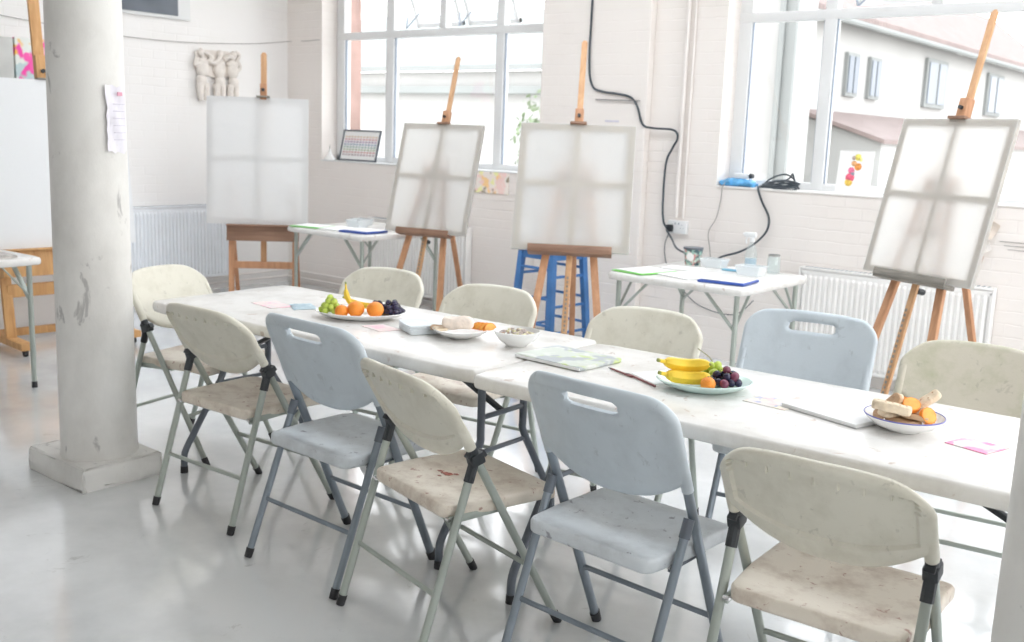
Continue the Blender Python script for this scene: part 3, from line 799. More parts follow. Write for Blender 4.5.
B().box((0, -.016, 0), (.152, .03, .09), bevel=.004).build('back_box', M['upvc'], sk)
h = B()
for s in (-1, 1):
    for dx, dz, ww, hh2 in ((0, .016, .004, .008), (-.011, -.006, .008, .004), (.011, -.006, .008, .004)): h.box((s * .038 + dx, -.0315, dz), (ww, .002, hh2))
    h.box((s * .014, -.0322, .024), (.008, .003, .014))
h.build('pin_holes', M['slot'], sk)
plg = thing('plug', 'black three pin plug pushed into the left half of the double socket', 'plug', (-3.72, 6.3285, .885))
B().box((0, -.012, 0), (.05, .026, .05), bevel=.008).build('plug_body', M['black'], plg)
cable('power_cable', [(-4.45, 6.278, 3.5), (-4.453, 6.278, 2.5), (-4.456, 6.278, 2.05), (-4.42, 6.278, 1.87), (-4.33, 6.278, 1.825), (-4.20, 6.278, 1.81), (-4.08, 6.278, 1.785), (-4.02, 6.278, 1.72), (-3.97, 6.28, 1.60), (-3.90, 6.31, 1.575), (-3.76, 6.32, 1.57), (-3.705, 6.31, 1.545), (-3.70, 6.31, 1.50), (-3.745, 6.33, 1.44), (-3.79, 6.33, 1.33), (-3.795, 6.33, 1.05), (-3.775, 6.32, .93), (-3.73, 6.29, .89)], .010, M['cable'], 'thick black cable looping down the wall between the windows to the plug', n=5)
cable('appliance_cable', [(-3.73, 6.295, .87), (-3.60, 6.15, .83), (-3.40, 5.88, .80), (-3.20, 5.66, .80)], .009, M['cable'], 'black cable slanting from the plug down behind the patterned tub')
cable('thin_wire', [(-3.735, 6.345, .86), (-3.765, 6.345, .77), (-3.76, 6.345, .68), (-3.72, 6.345, .60), (-3.5, 6.345, .38), (-3.2, 6.345, .33), (-3.05, 6.345, .45)], .004, M['cable'], 'thin dark wire drooping from the plug behind the small table')
cable('thin_wire', [(-3.335, 6.36, 1.225), (-3.34, 6.335, 1.19), (-3.345, 6.335, 1.10), (-3.37, 6.335, .98), (-3.42, 6.335, .88), (-3.40, 6.335, .76), (-3.38, 6.335, .62)], .004, M['cable_grey'], 'thin wire hanging from the white adaptor on the sill')
cable('power_cable', [(-3.10, 6.42, 1.215), (-3.08, 6.345, 1.20), (-3.04, 6.33, 1.12), (-2.98, 6.325, 1.02), (-2.985, 6.325, .93), (-3.06, 6.325, .84), (-3.17, 6.325, .77), (-3.32, 6.31, .71), (-3.40, 6.3, .60)], .0095, M['cable'], 'thick black cable hanging from the coil on the right sill')
coil = B()
for k in range(5):
    cx, cy, rx, ry = -2.98 + k * .012, 6.43, .13 - k * .008, .05; pts = []
    for i in range(25):
        a = i * 2 * PI / 24; pts.append((cx + rx * math.cos(a), cy + ry * math.sin(a), 1.208 + k * .011 + .008 * math.sin(a * 2 + k)))
    coil.tube(pts, .006, 7)
coil.tube(smooth_path([(-3.09, 6.43, 1.22), (-3.04, 6.45, 1.27), (-2.95, 6.46, 1.30), (-2.88, 6.45, 1.27), (-2.86, 6.43, 1.22)], 5), .006, 7)
coil.tube(smooth_path([(-2.98, 6.42, 1.23), (-2.9, 6.43, 1.28), (-2.885, 6.43, 1.31), (-2.86, 6.43, 1.25), (-2.83, 6.43, 1.21)], 3), .006, 7)
tag(coil.build('cable_coil', M['cable']), 'coil of black cable lying on the right window sill', 'cable')
# loose line slung across the wall
cable('hanging_line', [(-7.995, 3.4, 2.26), (-7.995, 4.03, 2.207), (-7.995, 4.716, 2.173), (-7.995, 5.3, 2.18), (-7.99, 5.93, 2.225), (-7.98, 6.34, 2.28), (-7.7, 6.345, 2.28), (-7.53, 6.345, 2.285)], .0035, M['cable_grey'], 'thin grey line slung across the left wall above the plaster relief', 'line')
cable('wall_rod', [(-4.38, 6.275, 1.768), (-4.0, 6.275, 1.762)], .006, M['cable_grey'], 'short thin rod fixed on the wall right of the middle easel', 'rod', 1)
tag(B().box((-4.236, 6.288, 1.616), (.12, .002, .014)).build('name_strip', M['ink']), 'tiny printed strip on the wall beside the middle canvas', 'label')

# ------------------------------------------------------------------ wall things
# plaster relief of linked figures
rl = thing('plaster_relief', 'cast plaster relief of three linked torsos on the left wall', 'relief', (-8.0, 5.55, 1.92))
def limb(b, pts, rr): b.tube(smooth_path(pts, 4), [rr[min(int(i * (len(rr) - 1) / (4 * (len(pts) - 1))), len(rr) - 1)] for i in range(4 * (len(pts) - 1) + 1)], 10)
def figure(b, y, lean):
    X = .03
    b.ball((X, y, .045), .058, (.8, 1, 1.35)); b.ball((X, y + lean * .01, -.055), .050, (.8, 1, 1.1)); b.ball((X, y, .10), .054, (.7, 1.15, .7))
    b.cyl((X, y, .12), (X, y, .165), .020, .02); b.ball((X, y + lean * .012, .185), .032, (1, .9, 1.15))
    for s in (-1, 1):
        limb(b, [(X, y + s * .026, -.08), (X + .008, y + s * .03, -.15), (X, y + s * .024, -.225)], [.034, .029, .026, .020])
f1 = B(); figure(f1, -.155, -1); limb(f1, [(.03, -.21, .13), (.045, -.235, .07), (.05, -.19, .09), (.05, -.14, .10)], [.020, .018, .015, .014]); limb(f1, [(.03, -.10, .13), (.05, -.04, .10), (.04, .03, .16)], [.020, .018, .014])
f1.build('figure', M['relief'], rl)
f2 = B(); figure(f2, 0.015, 1); limb(f2, [(.03, .07, .14), (.045, .12, .17), (.04, .17, .15)], [.020, .018, .014]); limb(f2, [(.03, -.05, .13), (.04, -.09, .17), (.03, -.14, .19)], [.018, .016, .014]); f2.build('figure', M['relief'], rl)
f3 = B(); figure(f3, .155, 1); limb(f3, [(.03, .21, .14), (.04, .23, .08), (.04, .19, .04)], [.019, .017, .014]); limb(f3, [(.03, .20, .13), (.04, .225, .19), (.03, .19, .215)], [.018, .016, .014]); f3.build('figure', M['relief'], rl)
bk = B().poly([(0, -.215, .19), (0, -.20, .06), (0, -.13, .0), (0, .0, -.03), (0, .13, .0), (0, .205, .06), (0, .225, .19), (0, .1, .215), (0, -.1, .21)], .016, (1, 0, 0)); bk.build('backing', M['relief'], rl)

# dark screen with papers at the top of left wall
nbd = thing('wall_screen', 'dark framed panel with papers high on the left wall', 'panel', (-8.0, 4.72, 2.6))
B().box((.012, 0, -.03), (.02, 1.14, .42), bevel=.003).build('frame', M['upvc'], nbd)
B().box((.026, -.055, -.125), (.012, 1.0, .18), bevel=.001).build('dark_panel', M['slot'] if 0 else M['tube_dark'], nbd)
B().box((.038, -.10, .045), (.012, .98, .27), Matrix.Rotation(.01, 3, 'X'), .001).build('paper_sheet', M['paper'], nbd)

# small pink painting above the left canvas
M['pink_art'] = blotchy('pink_abstract', (.84, .86, .82), [(.95, .55, .08), (.55, .68, .70), (.93, .08, .42), (.95, .12, .45)], 7, .53)
pp = thing('small_painting', 'small abstract painting in pink and orange on the left wall', 'painting', (-8.01 + .0172, 3.965, 1.915))
B().box((0, 0, 0), (.035, .40, .34), bevel=.003).build('painting_face', M['pink_art'], pp)
B().box((-.0, -.325, .0), (.035, .22, .33), bevel=.003).build('grey_panel', simple('grey_board', (.62, .63, .61), .6), pp)

# orange strip painting under left window
M['tape_art'] = blotchy('orange_pink_wash', (.88, .80, .74), [(.93, .62, .30), (.90, .66, .62), (.86, .84, .40), (.35, .30, .22)], 9, .58)
tag(B().box((-5.42, 6.3556, 1.105), (.36, .009, .17)).build('painted_strip', M['tape_art']), 'peach and orange painted strip taped under the left window', 'painting')
# framed colour chart on left sill
cc = thing('framed_chart', 'framed colour chart leaning in the corner of the left window', 'frame', (-7.125, 6.445, 1.203))
Mt = Matrix.Rotation(-.24, 4, 'X')
fb = B()
for s in (-1, 1): fb.box((s * .242, 0, .145), (.014, .016, .29), bevel=.002); fb.box((0, 0, .145 + s * .138), (.498, .016, .014), bevel=.002)
fb.xf(Mt).build('frame_border', M['tube_dark'], cc)
B().box((0, .002, .145), (.47, .006, .262)).xf(Mt).build('chart_sheet', M['paper'], cc)
rowc = [(.93, .72, .55), (.86, .45, .45), (.52, .35, .55), (.35, .45, .60), (.45, .62, .55), (.55, .66, .45), (.75, .35, .35), (.55, .40, .45)]
for j, c_ in enumerate(rowc):
    sw = B()
    for i in range(11): sw.box((-.2 + i * .04, -.0018, .225 - j * .024), (.026, .002, .015))
    sw.xf(Mt).build('swatch_row', simple('swatch_%d' % j, tuple(.12 + .72 * v for v in c_), .6, vary=.15, vs=40), cc)
# small white desk lamp shape on sill
ds = thing('ceramic_bell', 'small white cone shaped ornament on the left sill corner', 'ornament', (-7.46, 6.41, 1.203))
B().lathe([(0, 0), (.055, 0), (.05, .012), (.022, .045), (.012, .08), (.009, .10), (0, .102)]).build('cone', M['chinaware'], ds)
B().cyl((0, 0, .095), (0, 0, .135), .004, .003).build('rod', M['cable_grey'], ds)
# flower sheet leaning in the right window
fs = thing('flower_print', 'white sheet with orange and yellow flowers leaning in the right window', 'picture', (-2.49, 6.46, 1.203), 0)
Mt2 = Matrix.Rotation(-.13, 4, 'X')
B().box((0, 0, .135), (.225, .003, .27)).xf(Mt2).build('sheet', M['paper'], fs)
for k, (fx, fz, r, c_) in enumerate([(.01, .23, .022, (.93, .75, .15)), (-.015, .225, .014, (.55, .45, .4)), (-.01, .19, .018, (.85, .45, .2)), (.018, .17, .024, (.95, .35, .08)), (-.022, .145, .022, (.9, .2, .35)), (-.012, .125, .014, (.3, .35, .4)), (-.025, .10, .030, (.95, .15, .25)), (-.03, .07, .026, (.97, .62, .12)), (.03, .215, .012, (.9, .8, .3))]):
    B().lathe([(0, 0), (r, 0), (r * .8, .002), (0, .0025)], seg=9).xf(Mt2 @ Matrix.Translation((fx, -.0018, fz)) @ Matrix.Rotation(PI / 2, 4, 'X')).build('petal_blot', simple('petal_%d' % k, c_, .6, vary=.2, vs=60), fs)
# blue plastic bag and adaptor on right sill
bg = B().slab(.135, .055, .05, .04, 20, 12, top=lambda x, y: .012 * math.sin(x * 60) * math.cos(y * 70) - .02 * (abs(x) / .135) ** 2, bot=lambda x, y: 0, warp=lambda p: V((p.x - 3.27, p.y + 6.43, max(p.z, -.0245) + 1.228)))
tag(bg.build('plastic_bag', simple('blue_plastic_film', (.12, .42, .78), .2, vary=.3, vs=18)), 'crumpled bright blue plastic bag on the left end of the right sill', 'bag')
ad = thing('power_adaptor', 'white power adaptor lying on the blue plastic bag', 'adaptor', (-3.25, 6.44, 1.256))
B().box((-.0, 0, .018), (.11, .05, .036), bevel=.008).build('adaptor_body', M['upvc'], ad)
B().cyl((.062, -.005, .02), (.085, -.01, .02), .018, .014).build('plug_head', M['black'], ad)
# curled sketches on the wall at right
for k, (x_, z_, w_, a_) in enumerate(((-1.605, 1.055, .07, .5), (-1.625, .955, .05, -.5), (-1.655, .875, .045, .35))):
    q = B().slab(w_ / 2, w_ * .7, .002, .004, 6, 8, top=lambda x, y: y * y * 14 * .6, warp=lambda p, w_=w_: V((p.x, -p.z - .002, p.y)))
    q.xf(Matrix.Translation((x_, 6.352, z_)) @ Matrix.Rotation(a_, 4, 'Y'))
    tag(q.build('paper_scrap', simple('scrap_%d' % k, ((.75, .66, .58), (.80, .76, .72), (.66, .52, .44))[k], .7)), ('largest curled paper scrap on the wall, just right of the tilted canvas', 'middle paper scrap on the wall, right of the tilted canvas', 'lowest paper scrap on the wall, right of the tilted canvas')[k], 'paper')
tx = B()
for k in range(3): tx.box((-1.47 + k * .01, 6.357, .99 - k * .022), (.17 - k * .03, .003, .003))
tag(tx.build('wall_writing', M['cable_grey']), 'three thin pencilled lines of writing on the wall at right', 'writing')

# ------------------------------------------------------------------ things on the big tables (top at z .74)
Z = .7405
M['card_pink'] = blotchy('pink_card', (.74, .66, .66), [(.90, .55, .62), (.85, .70, .68)], 16, .5)
M['card_blue'] = blotchy('blue_card', (.40, .52, .58), [(.62, .70, .74), (.30, .42, .50)], 40, .55)
M['card_mixed'] = blotchy('mixed_card', (.72, .67, .64), [(.85, .60, .60), (.45, .45, .60), (.80, .75, .6)], 22, .55)
def card(name, pts, m, label, th=.0015, cat='card', z=Z):
    b = B().poly([(p[0], p[1], z) for p in pts], th); return tag(b.build(name, m, smooth=False), label, cat)
card('postcard', [(-3.63, 2.68), (-3.46, 2.655), (-3.435, 2.76), (-3.60, 2.79)], M['card_pink'], 'pale pink card at the left end of the table')
card('postcard', [(-3.50, 2.78), (-3.375, 2.705), (-3.33, 2.80), (-3.455, 2.865)], M['card_blue'], 'blue-grey card beside the pale pink card left of the platter')
card('postcard', [(-3.50, 2.98), (-3.38, 2.93), (-3.34, 3.01), (-3.45, 3.05)], M['card_mixed'], 'small pink and blue card behind the green grapes')
card('postcard', [(-2.93, 2.68), (-2.80, 2.655), (-2.77, 2.74), (-2.90, 2.77)], M['card_pink'], 'pink card between the large platter and the napkins')
card('postcard', [(-1.33, 2.745), (-1.19, 2.735), (-1.18, 2.84), (-1.31, 2.85)], M['card_mixed'], 'brownish card between the banana platter and the white pad')
M['card_magenta'] = blotchy('magenta_card', (.74, .66, .65), [(.90, .62, .62), (.92, .30, .50)], 18, .50)
card('postcard', [(-.745, 2.745), (-.635, 2.715), (-.605, 2.815), (-.715, 2.845)], M['card_magenta'], 'white card with a magenta blot right of the enamel bowl', .002)
card('paper_sheet', [(-1.76, 2.80), (-1.62, 2.725), (-1.55, 2.86), (-1.70, 2.93)], M['paper'], 'white paper sheet left of the banana platter', .001, 'paper')
for k, (a_, b_) in enumerate((((-1.83, 2.79), (-1.72, 2.745)), ((-1.745, 2.765), (-1.60, 2.69)))):
    pn = thing('paintbrush' if k else 'pencil', ('thin dark pencil beside the green magazine', 'dark red brush lying left of the banana platter')[k], 'brush' if k else 'pencil')
    B().cyl((a_[0], a_[1], Z + .004), (b_[0], b_[1], Z + .004), .0035, .0038, 8).build('shaft', M['pencil'], pn)
    dv = (V((b_[0] - a_[0], b_[1] - a_[1], 0))).normalized(); A = V((a_[0], a_[1], Z + .004))
    B().cyl(A, A - dv * .02, .0035, .0008, 8).build('tip', M['black'], pn)
# magazine
M['cover'] = blotchy('magazine_cover', (.62, .66, .60), [(.56, .66, .30), (.72, .74, .70), (.45, .48, .50)], 11, .52)
mg = thing('magazine', 'glossy magazine with pale green cover lying across the table join', 'magazine', (-2.02, 2.805, Z), R_(-3))
B().slab(.145, .115, .014, .006, 8, 8, rnd=.002, warp=lambda p: V((p.x, p.y, p.z + .0078))).build('cover', M['cover'], mg)
B().box((0, .0, .0078), (.286, .233, .009)).build('pages', M['paper'], mg)
# napkins
nk = thing('napkin_stack', 'stack of folded pale blue napkins beside the biscuit plate', 'napkins', (-2.712, 2.79, Z), R_(-28))
for k in range(6):
    B().slab(.080 - .001 * k, .068, .006, .01, 16, 16, top=lambda x, y, k=k: .0015 * math.sin(x * 40 + k), warp=lambda p, k=k: V((p.x + .0015 * k, p.y - .001 * k, p.z + .0035 + k * .0056))).build('napkin', M['napkin'], nk)
# white pad
pd = thing('drawing_pad', 'blank white drawing pad left of the enamel bowl', 'pad', (-1.065, 2.825, Z), R_(-16))
B().box((0, 0, .007), (.26, .19, .010), bevel=.001).build('pad_pages', M['paper'], pd)
B().box((0, 0, .0015), (.265, .195, .002)).build('backing_card', simple('grey_card', (.5, .5, .5), .7), pd)

def dish(name, loc, prof, m, label, cat, sx=1, sy=1, rim=None, foot=None, rz=0):
    t = thing(name, label, cat, loc, rz)
    B().lathe(prof, seg=48, sx=sx, sy=sy).build('dish_body', m, t, 50)
    if rim:
        r, z, rr, mm = rim; pts = [(r * sx * math.cos(i * PI / 24), r * sy * math.sin(i * PI / 24), z) for i in range(49)]
        B().tube(pts, rr, 8).build('rim', mm, t)
    return t
def plate_prof(r, h, th=.004): return [(0, .002), (r * .55, .001), (r * .58, 0), (r * .62, .002), (r * .85, h * .5), (r, h), (r - .002, h + th * .6), (r * .84, h * .5 + th), (r * .6, th + .003), (0, th + .002)]
def bowl_prof(r, h, th=.004): return [(0, .004), (r * .38, .003), (r * .42, 0), (r * .46, .004), (r * .75, h * .38), (r * .93, h * .75), (r, h), (r - .003, h + .001), (r * .91, h * .76), (r * .72, h * .40 + th), (r * .42, th + .005), (0, th + .004)]
pl_r = R_(38)
dish('platter', (-3.065, 2.80, Z), plate_prof(.165, .028), M['chinaware'], 'large white oval platter of grapes, oranges and bananas', 'platter', 1.12, .80, rz=pl_r)
dish('plate', (-2.53, 2.815, Z), bowl_prof(.107, .034), M['chinaware'], 'shallow white plate with wrapped bread and orange slices', 'plate')
dish('bowl', (-2.29, 2.855, Z), bowl_prof(.086, .056), M['chinaware'], 'small deep white bowl of mixed nuts', 'bowl')
dish('platter', (-1.485, 2.79, Z), plate_prof(.138, .030), M['mint'], 'pale mint green plate of bananas and grapes', 'platter', 1.08, .88, rz=R_(35))
dish('enamel_bowl', (-.87, 2.79, Z), bowl_prof(.106, .042), M['chinaware'], 'white enamel bowl with blue rim full of biscuits', 'bowl', rim=(.105, .043, .0019, M['enamel_rim']))

def grapes(loc, n, m, label, spread, r=.011, seed=1, stem=None, levels=3, m2=None):
    rnd = random.Random(seed); t = thing('grape_bunch', label, 'grapes', loc)
    P = []
    tries = 0
    while len(P) < n and tries < 6000:
        tries += 1
        a = rnd.uniform(0, 2 * PI); q = math.sqrt(rnd.random()); lv = rnd.choice(range(levels)) if levels > 1 else 0
        k = 1 - lv * .28
        p = V((spread[0] * q * k * math.cos(a), spread[1] * q * k * math.sin(a), r + lv * r * 1.35))
        if all((p - o).length > r * 1.55 for o in P): P.append(p)
    me = None
    for i, p in enumerate(P):
        mm = m2 if (m2 and i % 5 == 0) else m
        g = B().ball((0, 0, 0), r * rnd.uniform(.92, 1.08), (1, 1, 1.18), 12).build('grape', mm, t, 60, loc=p, rot=(rnd.uniform(-1.2, 1.2), rnd.uniform(-1.2, 1.2), 0))
    sb = B(); top = V((0, 0, r * (1.35 * levels + .6)))
    for p in P[:9]: sb.tube([top * .8, (p + top) / 2 + V((0, 0, .004)), p], .0012, 6)
    if stem: sb.tube(smooth_path([top * .8] + [V(s_) for s_ in stem], 4), .0018, 6)
    sb.build('stem', M['stem'], t)
    return t
def banana(loc, rz, L, bend, r, label, roll=0, pitch=0, sub='banana'):
    t = thing('banana', label, 'banana', loc, 0)
    pts = []; rr = []; n = 18
    for i in range(n + 1):
        s = i / n - .5; pts.append(V((s * L, bend * (4 * s * s - .0), 0)))
        e = abs(s) * 2; k = 1 if e < .55 else math.sqrt(max(.0, 1 - ((e - .55) / .5) ** 2)); rr.append(max(r * k, r * .30))
    Mx = Euler((roll, pitch, rz)).to_matrix()
    P = [Mx @ p for p in pts]
    B().tube(P[:n + 1], rr, 6, 1, tuple(Mx @ V((0, 0, 1)))).build('banana_body', M['banana'], t, 50)
    d0 = (P[0] - P[1]).normalized(); B().tube([P[0], P[0] + d0 * .022], [r * .32, r * .26], 6).build('stalk', M['banana_tip'] if 0 else M['banana'], t)
    B().tube([P[0] + d0 * .022, P[0] + d0 * .030], [r * .28, r * .3], 6).build('stalk_end', M['banana_tip'], t)
    d1 = (P[-1] - P[-2]).normalized(); B().tube([P[-1] - d1 * .003, P[-1] + d1 * .006], [r * .32, r * .15], 6).build('tip', M['banana_tip'], t)
    return t
def orange(loc, r, label, slices=False):
    t = thing('orange', label, 'orange', loc)
    B().ball((0, 0, r * .95), r, (1, 1, .94), 24).build('peel', M['orange'], t, 60)
    B().lathe([(0, .0), (.003, .0), (.0025, .002), (0, .0025)], (0, 0, r * 1.885), 8).build('stalk_scar', M['stem'], t)
    return t
def wedge(loc, rot, r, label, grp, arc=1.0):
    t = thing('orange_slice', label, 'orange slice', loc, 0, grp)
    t.rotation_euler = rot
    pts = [(r * math.cos(a), r * math.sin(a), 0) for a in [arc * PI * i / 12 for i in range(13 if arc == 1 else 12)]]
    B().poly(pts, .012).build('rind', M['orange'], t, 30)
    B().poly([(p[0] * .88, p[1] * .88 + (.001 if arc == 1 else 0), -.0006) for p in pts], .0132).build('pulp', M['flesh'], t, 30)
    return t
PZ = Z + .011
grapes((-3.145, 2.715, PZ + .008), 30, M['grape_green'], 'bunch of green grapes at the near left of the large platter', (.050, .040), .0125, 3, None, 4)
grapes((-2.985, 2.90, PZ + .006), 26, M['grape_dark'], 'bunch of dark grapes at the right end of the large platter', (.050, .040), .012, 5, None, 3)
grapes((-3.06, 2.895, PZ), 14, M['grape_dark'], 'smaller bunch of dark grapes behind the oranges', (.045, .032), .011, 8, None, 3, M['grape_red'])
orange((-3.045, 2.755, PZ), .0345, 'middle orange of the three on the large platter')
orange((-2.985, 2.805, PZ), .0345, 'right hand orange of the three on the large platter, beside dark grapes')
orange((-3.085, 2.715, PZ - .004), .028, 'smallest orange on the large platter, next to the green grapes')
banana((-3.160, 2.825, Z + .052), R_(35), .100, .018, .0130, 'banana standing up at the rear of the large platter', R_(75), R_(52))
banana((-3.11, 2.855, Z + .040), R_(30), .15, .022, .0145, 'banana lying behind the oranges on the large platter', R_(20), R_(6))
# mint plate
banana((-1.525, 2.755, Z + .034), R_(38), .135, .018, .0215, 'lower banana at the left of the mint plate', R_(150), R_(2))
banana((-1.545, 2.775, Z + .068), R_(42), .14, .020, .0210, 'upper banana lying on the other one on the mint plate', R_(150), R_(2))
grapes((-1.49, 2.86, PZ), 14, M['grape_green'], 'green grapes with a long bare stalk on the mint plate', (.045, .032), .0135, 11, [(-.03, .02, .07), (-.09, .05, .085)], 3)
grapes((-1.428, 2.82, PZ + .005), 22, M['grape_dark'], 'dark grapes at the right of the mint plate', (.042, .040), .0135, 15, None, 3, M['grape_red'])
orange((-1.446, 2.742, PZ - .003), .0235, 'small orange in front of the grapes on the mint plate')
# plate with bread
wb_ = thing('wrapped_bread', 'wrapped pale bread piece on the small white plate', 'bread', (-2.54, 2.81, Z + .030), R_(42))
B().slab(.060, .036, .044, .016, 20, 16, top=lambda x, y: .005 * math.sin(x * 70) * math.cos(y * 60), warp=lambda p: V((p.x, p.y, p.z + .024))).build('loaf', M['wrap'], wb_)
for k in range(4): wedge((-2.478 + .012 * k, 2.86 + .006 * k, Z + .030), (R_(70), 0, R_(20 + 18 * k)), .028, 'thin orange slice leaning beside the bread on the small plate', 'orange slices on the small plate')
def biscuit(loc, rot, kind, label, grp, L=.095, w=.042, th=.015):
    t = thing('biscuit', label, 'biscuit', loc, 0, grp); t.rotation_euler = rot
    B().slab(L / 2, w / 2, th, w * .36, 20, 16, rnd=.004, top=lambda x, y: .0008 * math.sin(x * 160), warp=lambda p: V((p.x, p.y, p.z + th / 2))).build('biscuit_body', M[kind], t, 50)
    cr = B()
    for k in range(5): cr.ball((-L * .35 + k * L * .175, (-1) ** k * w * .15, th), .0022, (1.4, 1, .5), 6)
    cr.build('crumbs', M['biscuit_brown'], t)
    return t
biscuit((-2.604, 2.77, Z + .027), (R_(12), 0, R_(20)), 'biscuit_brown', 'flat brown biscuit at the left of the small white plate', 'biscuits', .06, .04, .010)
biscuit((-2.573, 2.75, Z + .030), (R_(12), 0, R_(60)), 'biscuit', 'flat pale biscuit in front of the bread on the small plate', 'biscuits', .055, .038, .009)
BZ = Z + .046
biscuit((-.912, 2.79, BZ + .006), (R_(30), R_(-50), R_(20)), 'biscuit_brown', 'brown biscuit propped at the left of the enamel bowl', 'biscuits')
biscuit((-.895, 2.75, BZ + .008), (0, R_(8), R_(20)), 'biscuit', 'pale wafer lying across the front of the enamel bowl', 'biscuits', .105, .034, .024)
biscuit((-.835, 2.84, BZ + .02), (R_(20), R_(-38), R_(35)), 'biscuit', 'pale wafer sticking up at the right of the enamel bowl', 'biscuits', .105, .030, .020)
biscuit((-.91, 2.81, BZ + .012), (R_(40), R_(-42), R_(0)), 'biscuit', 'pale wafer propped beside the brown biscuit in the enamel bowl', 'biscuits', .08, .028, .012)
biscuit((-.86, 2.855, BZ + .006), (R_(50), R_(10), R_(35)), 'biscuit_brown', 'triangular brown biscuit at the back of the enamel bowl', 'biscuits', .05, .045, .010)
for k, (dx, dy, dz, rx, rz_) in enumerate(((-.018, .03, .012, 70, 10), (.012, .0, .020, 35, 30), (.055, .0, .0, 60, 60))):
    wedge((-.87 + dx, 2.80 + dy, BZ + dz), (R_(rx), 0, R_(rz_)), .024, ('orange slice standing at the back left in the enamel bowl', 'orange slice in the middle of the enamel bowl', 'orange slice at the right edge of the enamel bowl')[k], 'orange slices in the enamel bowl', 2.0)
biscuit((-.875, 2.80, Z + .016), (0, 0, R_(-20)), 'biscuit_brown', 'flat brown biscuit lying lowest in the enamel bowl', 'biscuits', .10, .055, .016)
biscuit((-.905, 2.805, Z + .034), (R_(8), 0, R_(70)), 'biscuit', 'pale wafer under the orange slices in the enamel bowl', 'biscuits', .10, .045, .016)
biscuit((-.845, 2.79, Z + .036), (R_(-6), R_(6), R_(10)), 'biscuit_brown', 'brown biscuit under the wafer at the right of the enamel bowl', 'biscuits', .08, .045, .014)
# nuts
nutb = B(); rn = random.Random(4)
for k in range(60):
    a = rn.uniform(0, 2 * PI); q = .066 * math.sqrt(rn.random()); c_ = V((q * math.cos(a), q * math.sin(a), .040 + rn.uniform(0, .012)))
    nutb.lathe([(.0, -.005), (.006, -.003), (.007, 0), (.005, .004), (0, .005)], c_, 7, rn.uniform(.7, 1.8), rn.uniform(.7, 1.3))
tag(nutb.build('mixed_nuts', blotchy('mixed_nut_colours', (.62, .52, .38), [(.40, .28, .2), (.75, .72, .45), (.50, .42, .40)], 30, .5), loc=(-2.29, 2.855, Z)), 'mixed nuts and seeds filling the small deep bowl', 'nuts', kind='stuff')

# ------------------------------------------------------------------ things on the small tables
M['tub_art'] = blotchy('patterned_tub', (.30, .46, .40), [(.62, .30, .28), (.62, .74, .66), (.08, .14, .15)], 34, .52)
def folder(name, x, y, rz, w, d, m, label, z=Z, th=.006, cat='folder'):
    t = thing(name, label, cat, (x, y, z), R_(rz))
    B().slab(w / 2, d / 2, th, .008, 8, 8, rnd=.002, top=lambda a, b: .002 * math.sin(a * 9), warp=lambda p: V((p.x, p.y, p.z + th / 2 + .0021))).build('cover', m, t)
    B().box((.004, .004, th + .0055), (w - .03, d - .03, .002)).build('inner_sheet', M['paper'], t)
    return t
folder('paper_folder', -3.13, 5.06, -12, .24, .30, M['plastic_green'], 'green folder at the left of the small table under the right window')
card('paper_sheet', [(-3.02, 5.02), (-2.78, 4.95), (-2.70, 5.24), (-2.95, 5.30)], M['paper'], 'white sheets in the middle of the spray bottle table', .006, 'paper', Z + .001)
card('paper_sheet', [(-3.16, 5.28), (-2.93, 5.33), (-2.97, 5.49), (-3.18, 5.45)], M['card_blue'] if 0 else M['paper'], 'white sheet behind the green folder on the spray bottle table', .004, 'paper', Z + .001)
folder('paper_folder', -2.60, 5.08, 6, .27, .24, M['plastic_blue'], 'blue folder at the front right of the spray bottle table', th=.012)
folder('paper_folder', -2.80, 5.58, 0, .16, .12, M['plastic_sky'], 'small pale blue folder between the two clear tubs', th=.008)
def tub(x, y, w, d, h, label):
    t = thing('plastic_tub', label, 'tub', (x, y, Z), 0, 'clear plastic tubs')
    b = B(); k = .84
    for (ww, dd, z0, z1) in ((w, d, 0, h),):
        lo = [(-w / 2 * k, -d / 2 * k), (w / 2 * k, -d / 2 * k), (w / 2 * k, d / 2 * k), (-w / 2 * k, d / 2 * k)]; hi = [(-w / 2, -d / 2), (w / 2, -d / 2), (w / 2, d / 2), (-w / 2, d / 2)]
        L = [b.bm.verts.new((*p, .001)) for p in lo]; H = [b.bm.verts.new((*p, h)) for p in hi]
        L2 = [b.bm.verts.new((p[0] * .96, p[1] * .96, .004)) for p in lo]; H2 = [b.bm.verts.new((p[0] * .96, p[1] * .96, h)) for p in hi]
        b.bm.faces.new(L[::-1]); b.bm.faces.new(L2)
        for i in range(4):
            j = (i + 1) % 4
            b.bm.faces.new((L[i], L[j], H[j], H[i])); b.bm.faces.new((L2[j], L2[i], H2[i], H2[j])); b.bm.faces.new((H[i], H[j], H2[j], H2[i]))
    b.build('tub_body', M['tub'], t)
    r = B()
    for s in (-1, 1): r.box((s * w / 2, 0, h), (.008, d + .012, .005), bevel=.001); r.box((0, s * d / 2, h), (w + .004, .008, .005), bevel=.001)
    r.build('rim', M['tub'], t)
    return t
tub(-2.98, 5.62, .15, .10, .05, 'clear tub beside the patterned tub on the right small table')
tub(-2.655, 5.46, .15, .11, .055, 'clear tub in front of the spray bottle')
tub(-5.98, 5.42, .15, .11, .055, 'front clear tub on the corner table')
tub(-6.10, 5.58, .15, .11, .05, 'rear clear tub on the corner table')
ct = thing('patterned_tub', 'green and black patterned tub with a pale label at the wall end of the table', 'tub', (-3.13, 5.62, Z))
B().lathe([(0, 0), (.046, 0), (.060, .105), (.056, .105), (.043, .005), (0, .005)], seg=28).build('tub_body', M['tub_art'], ct)
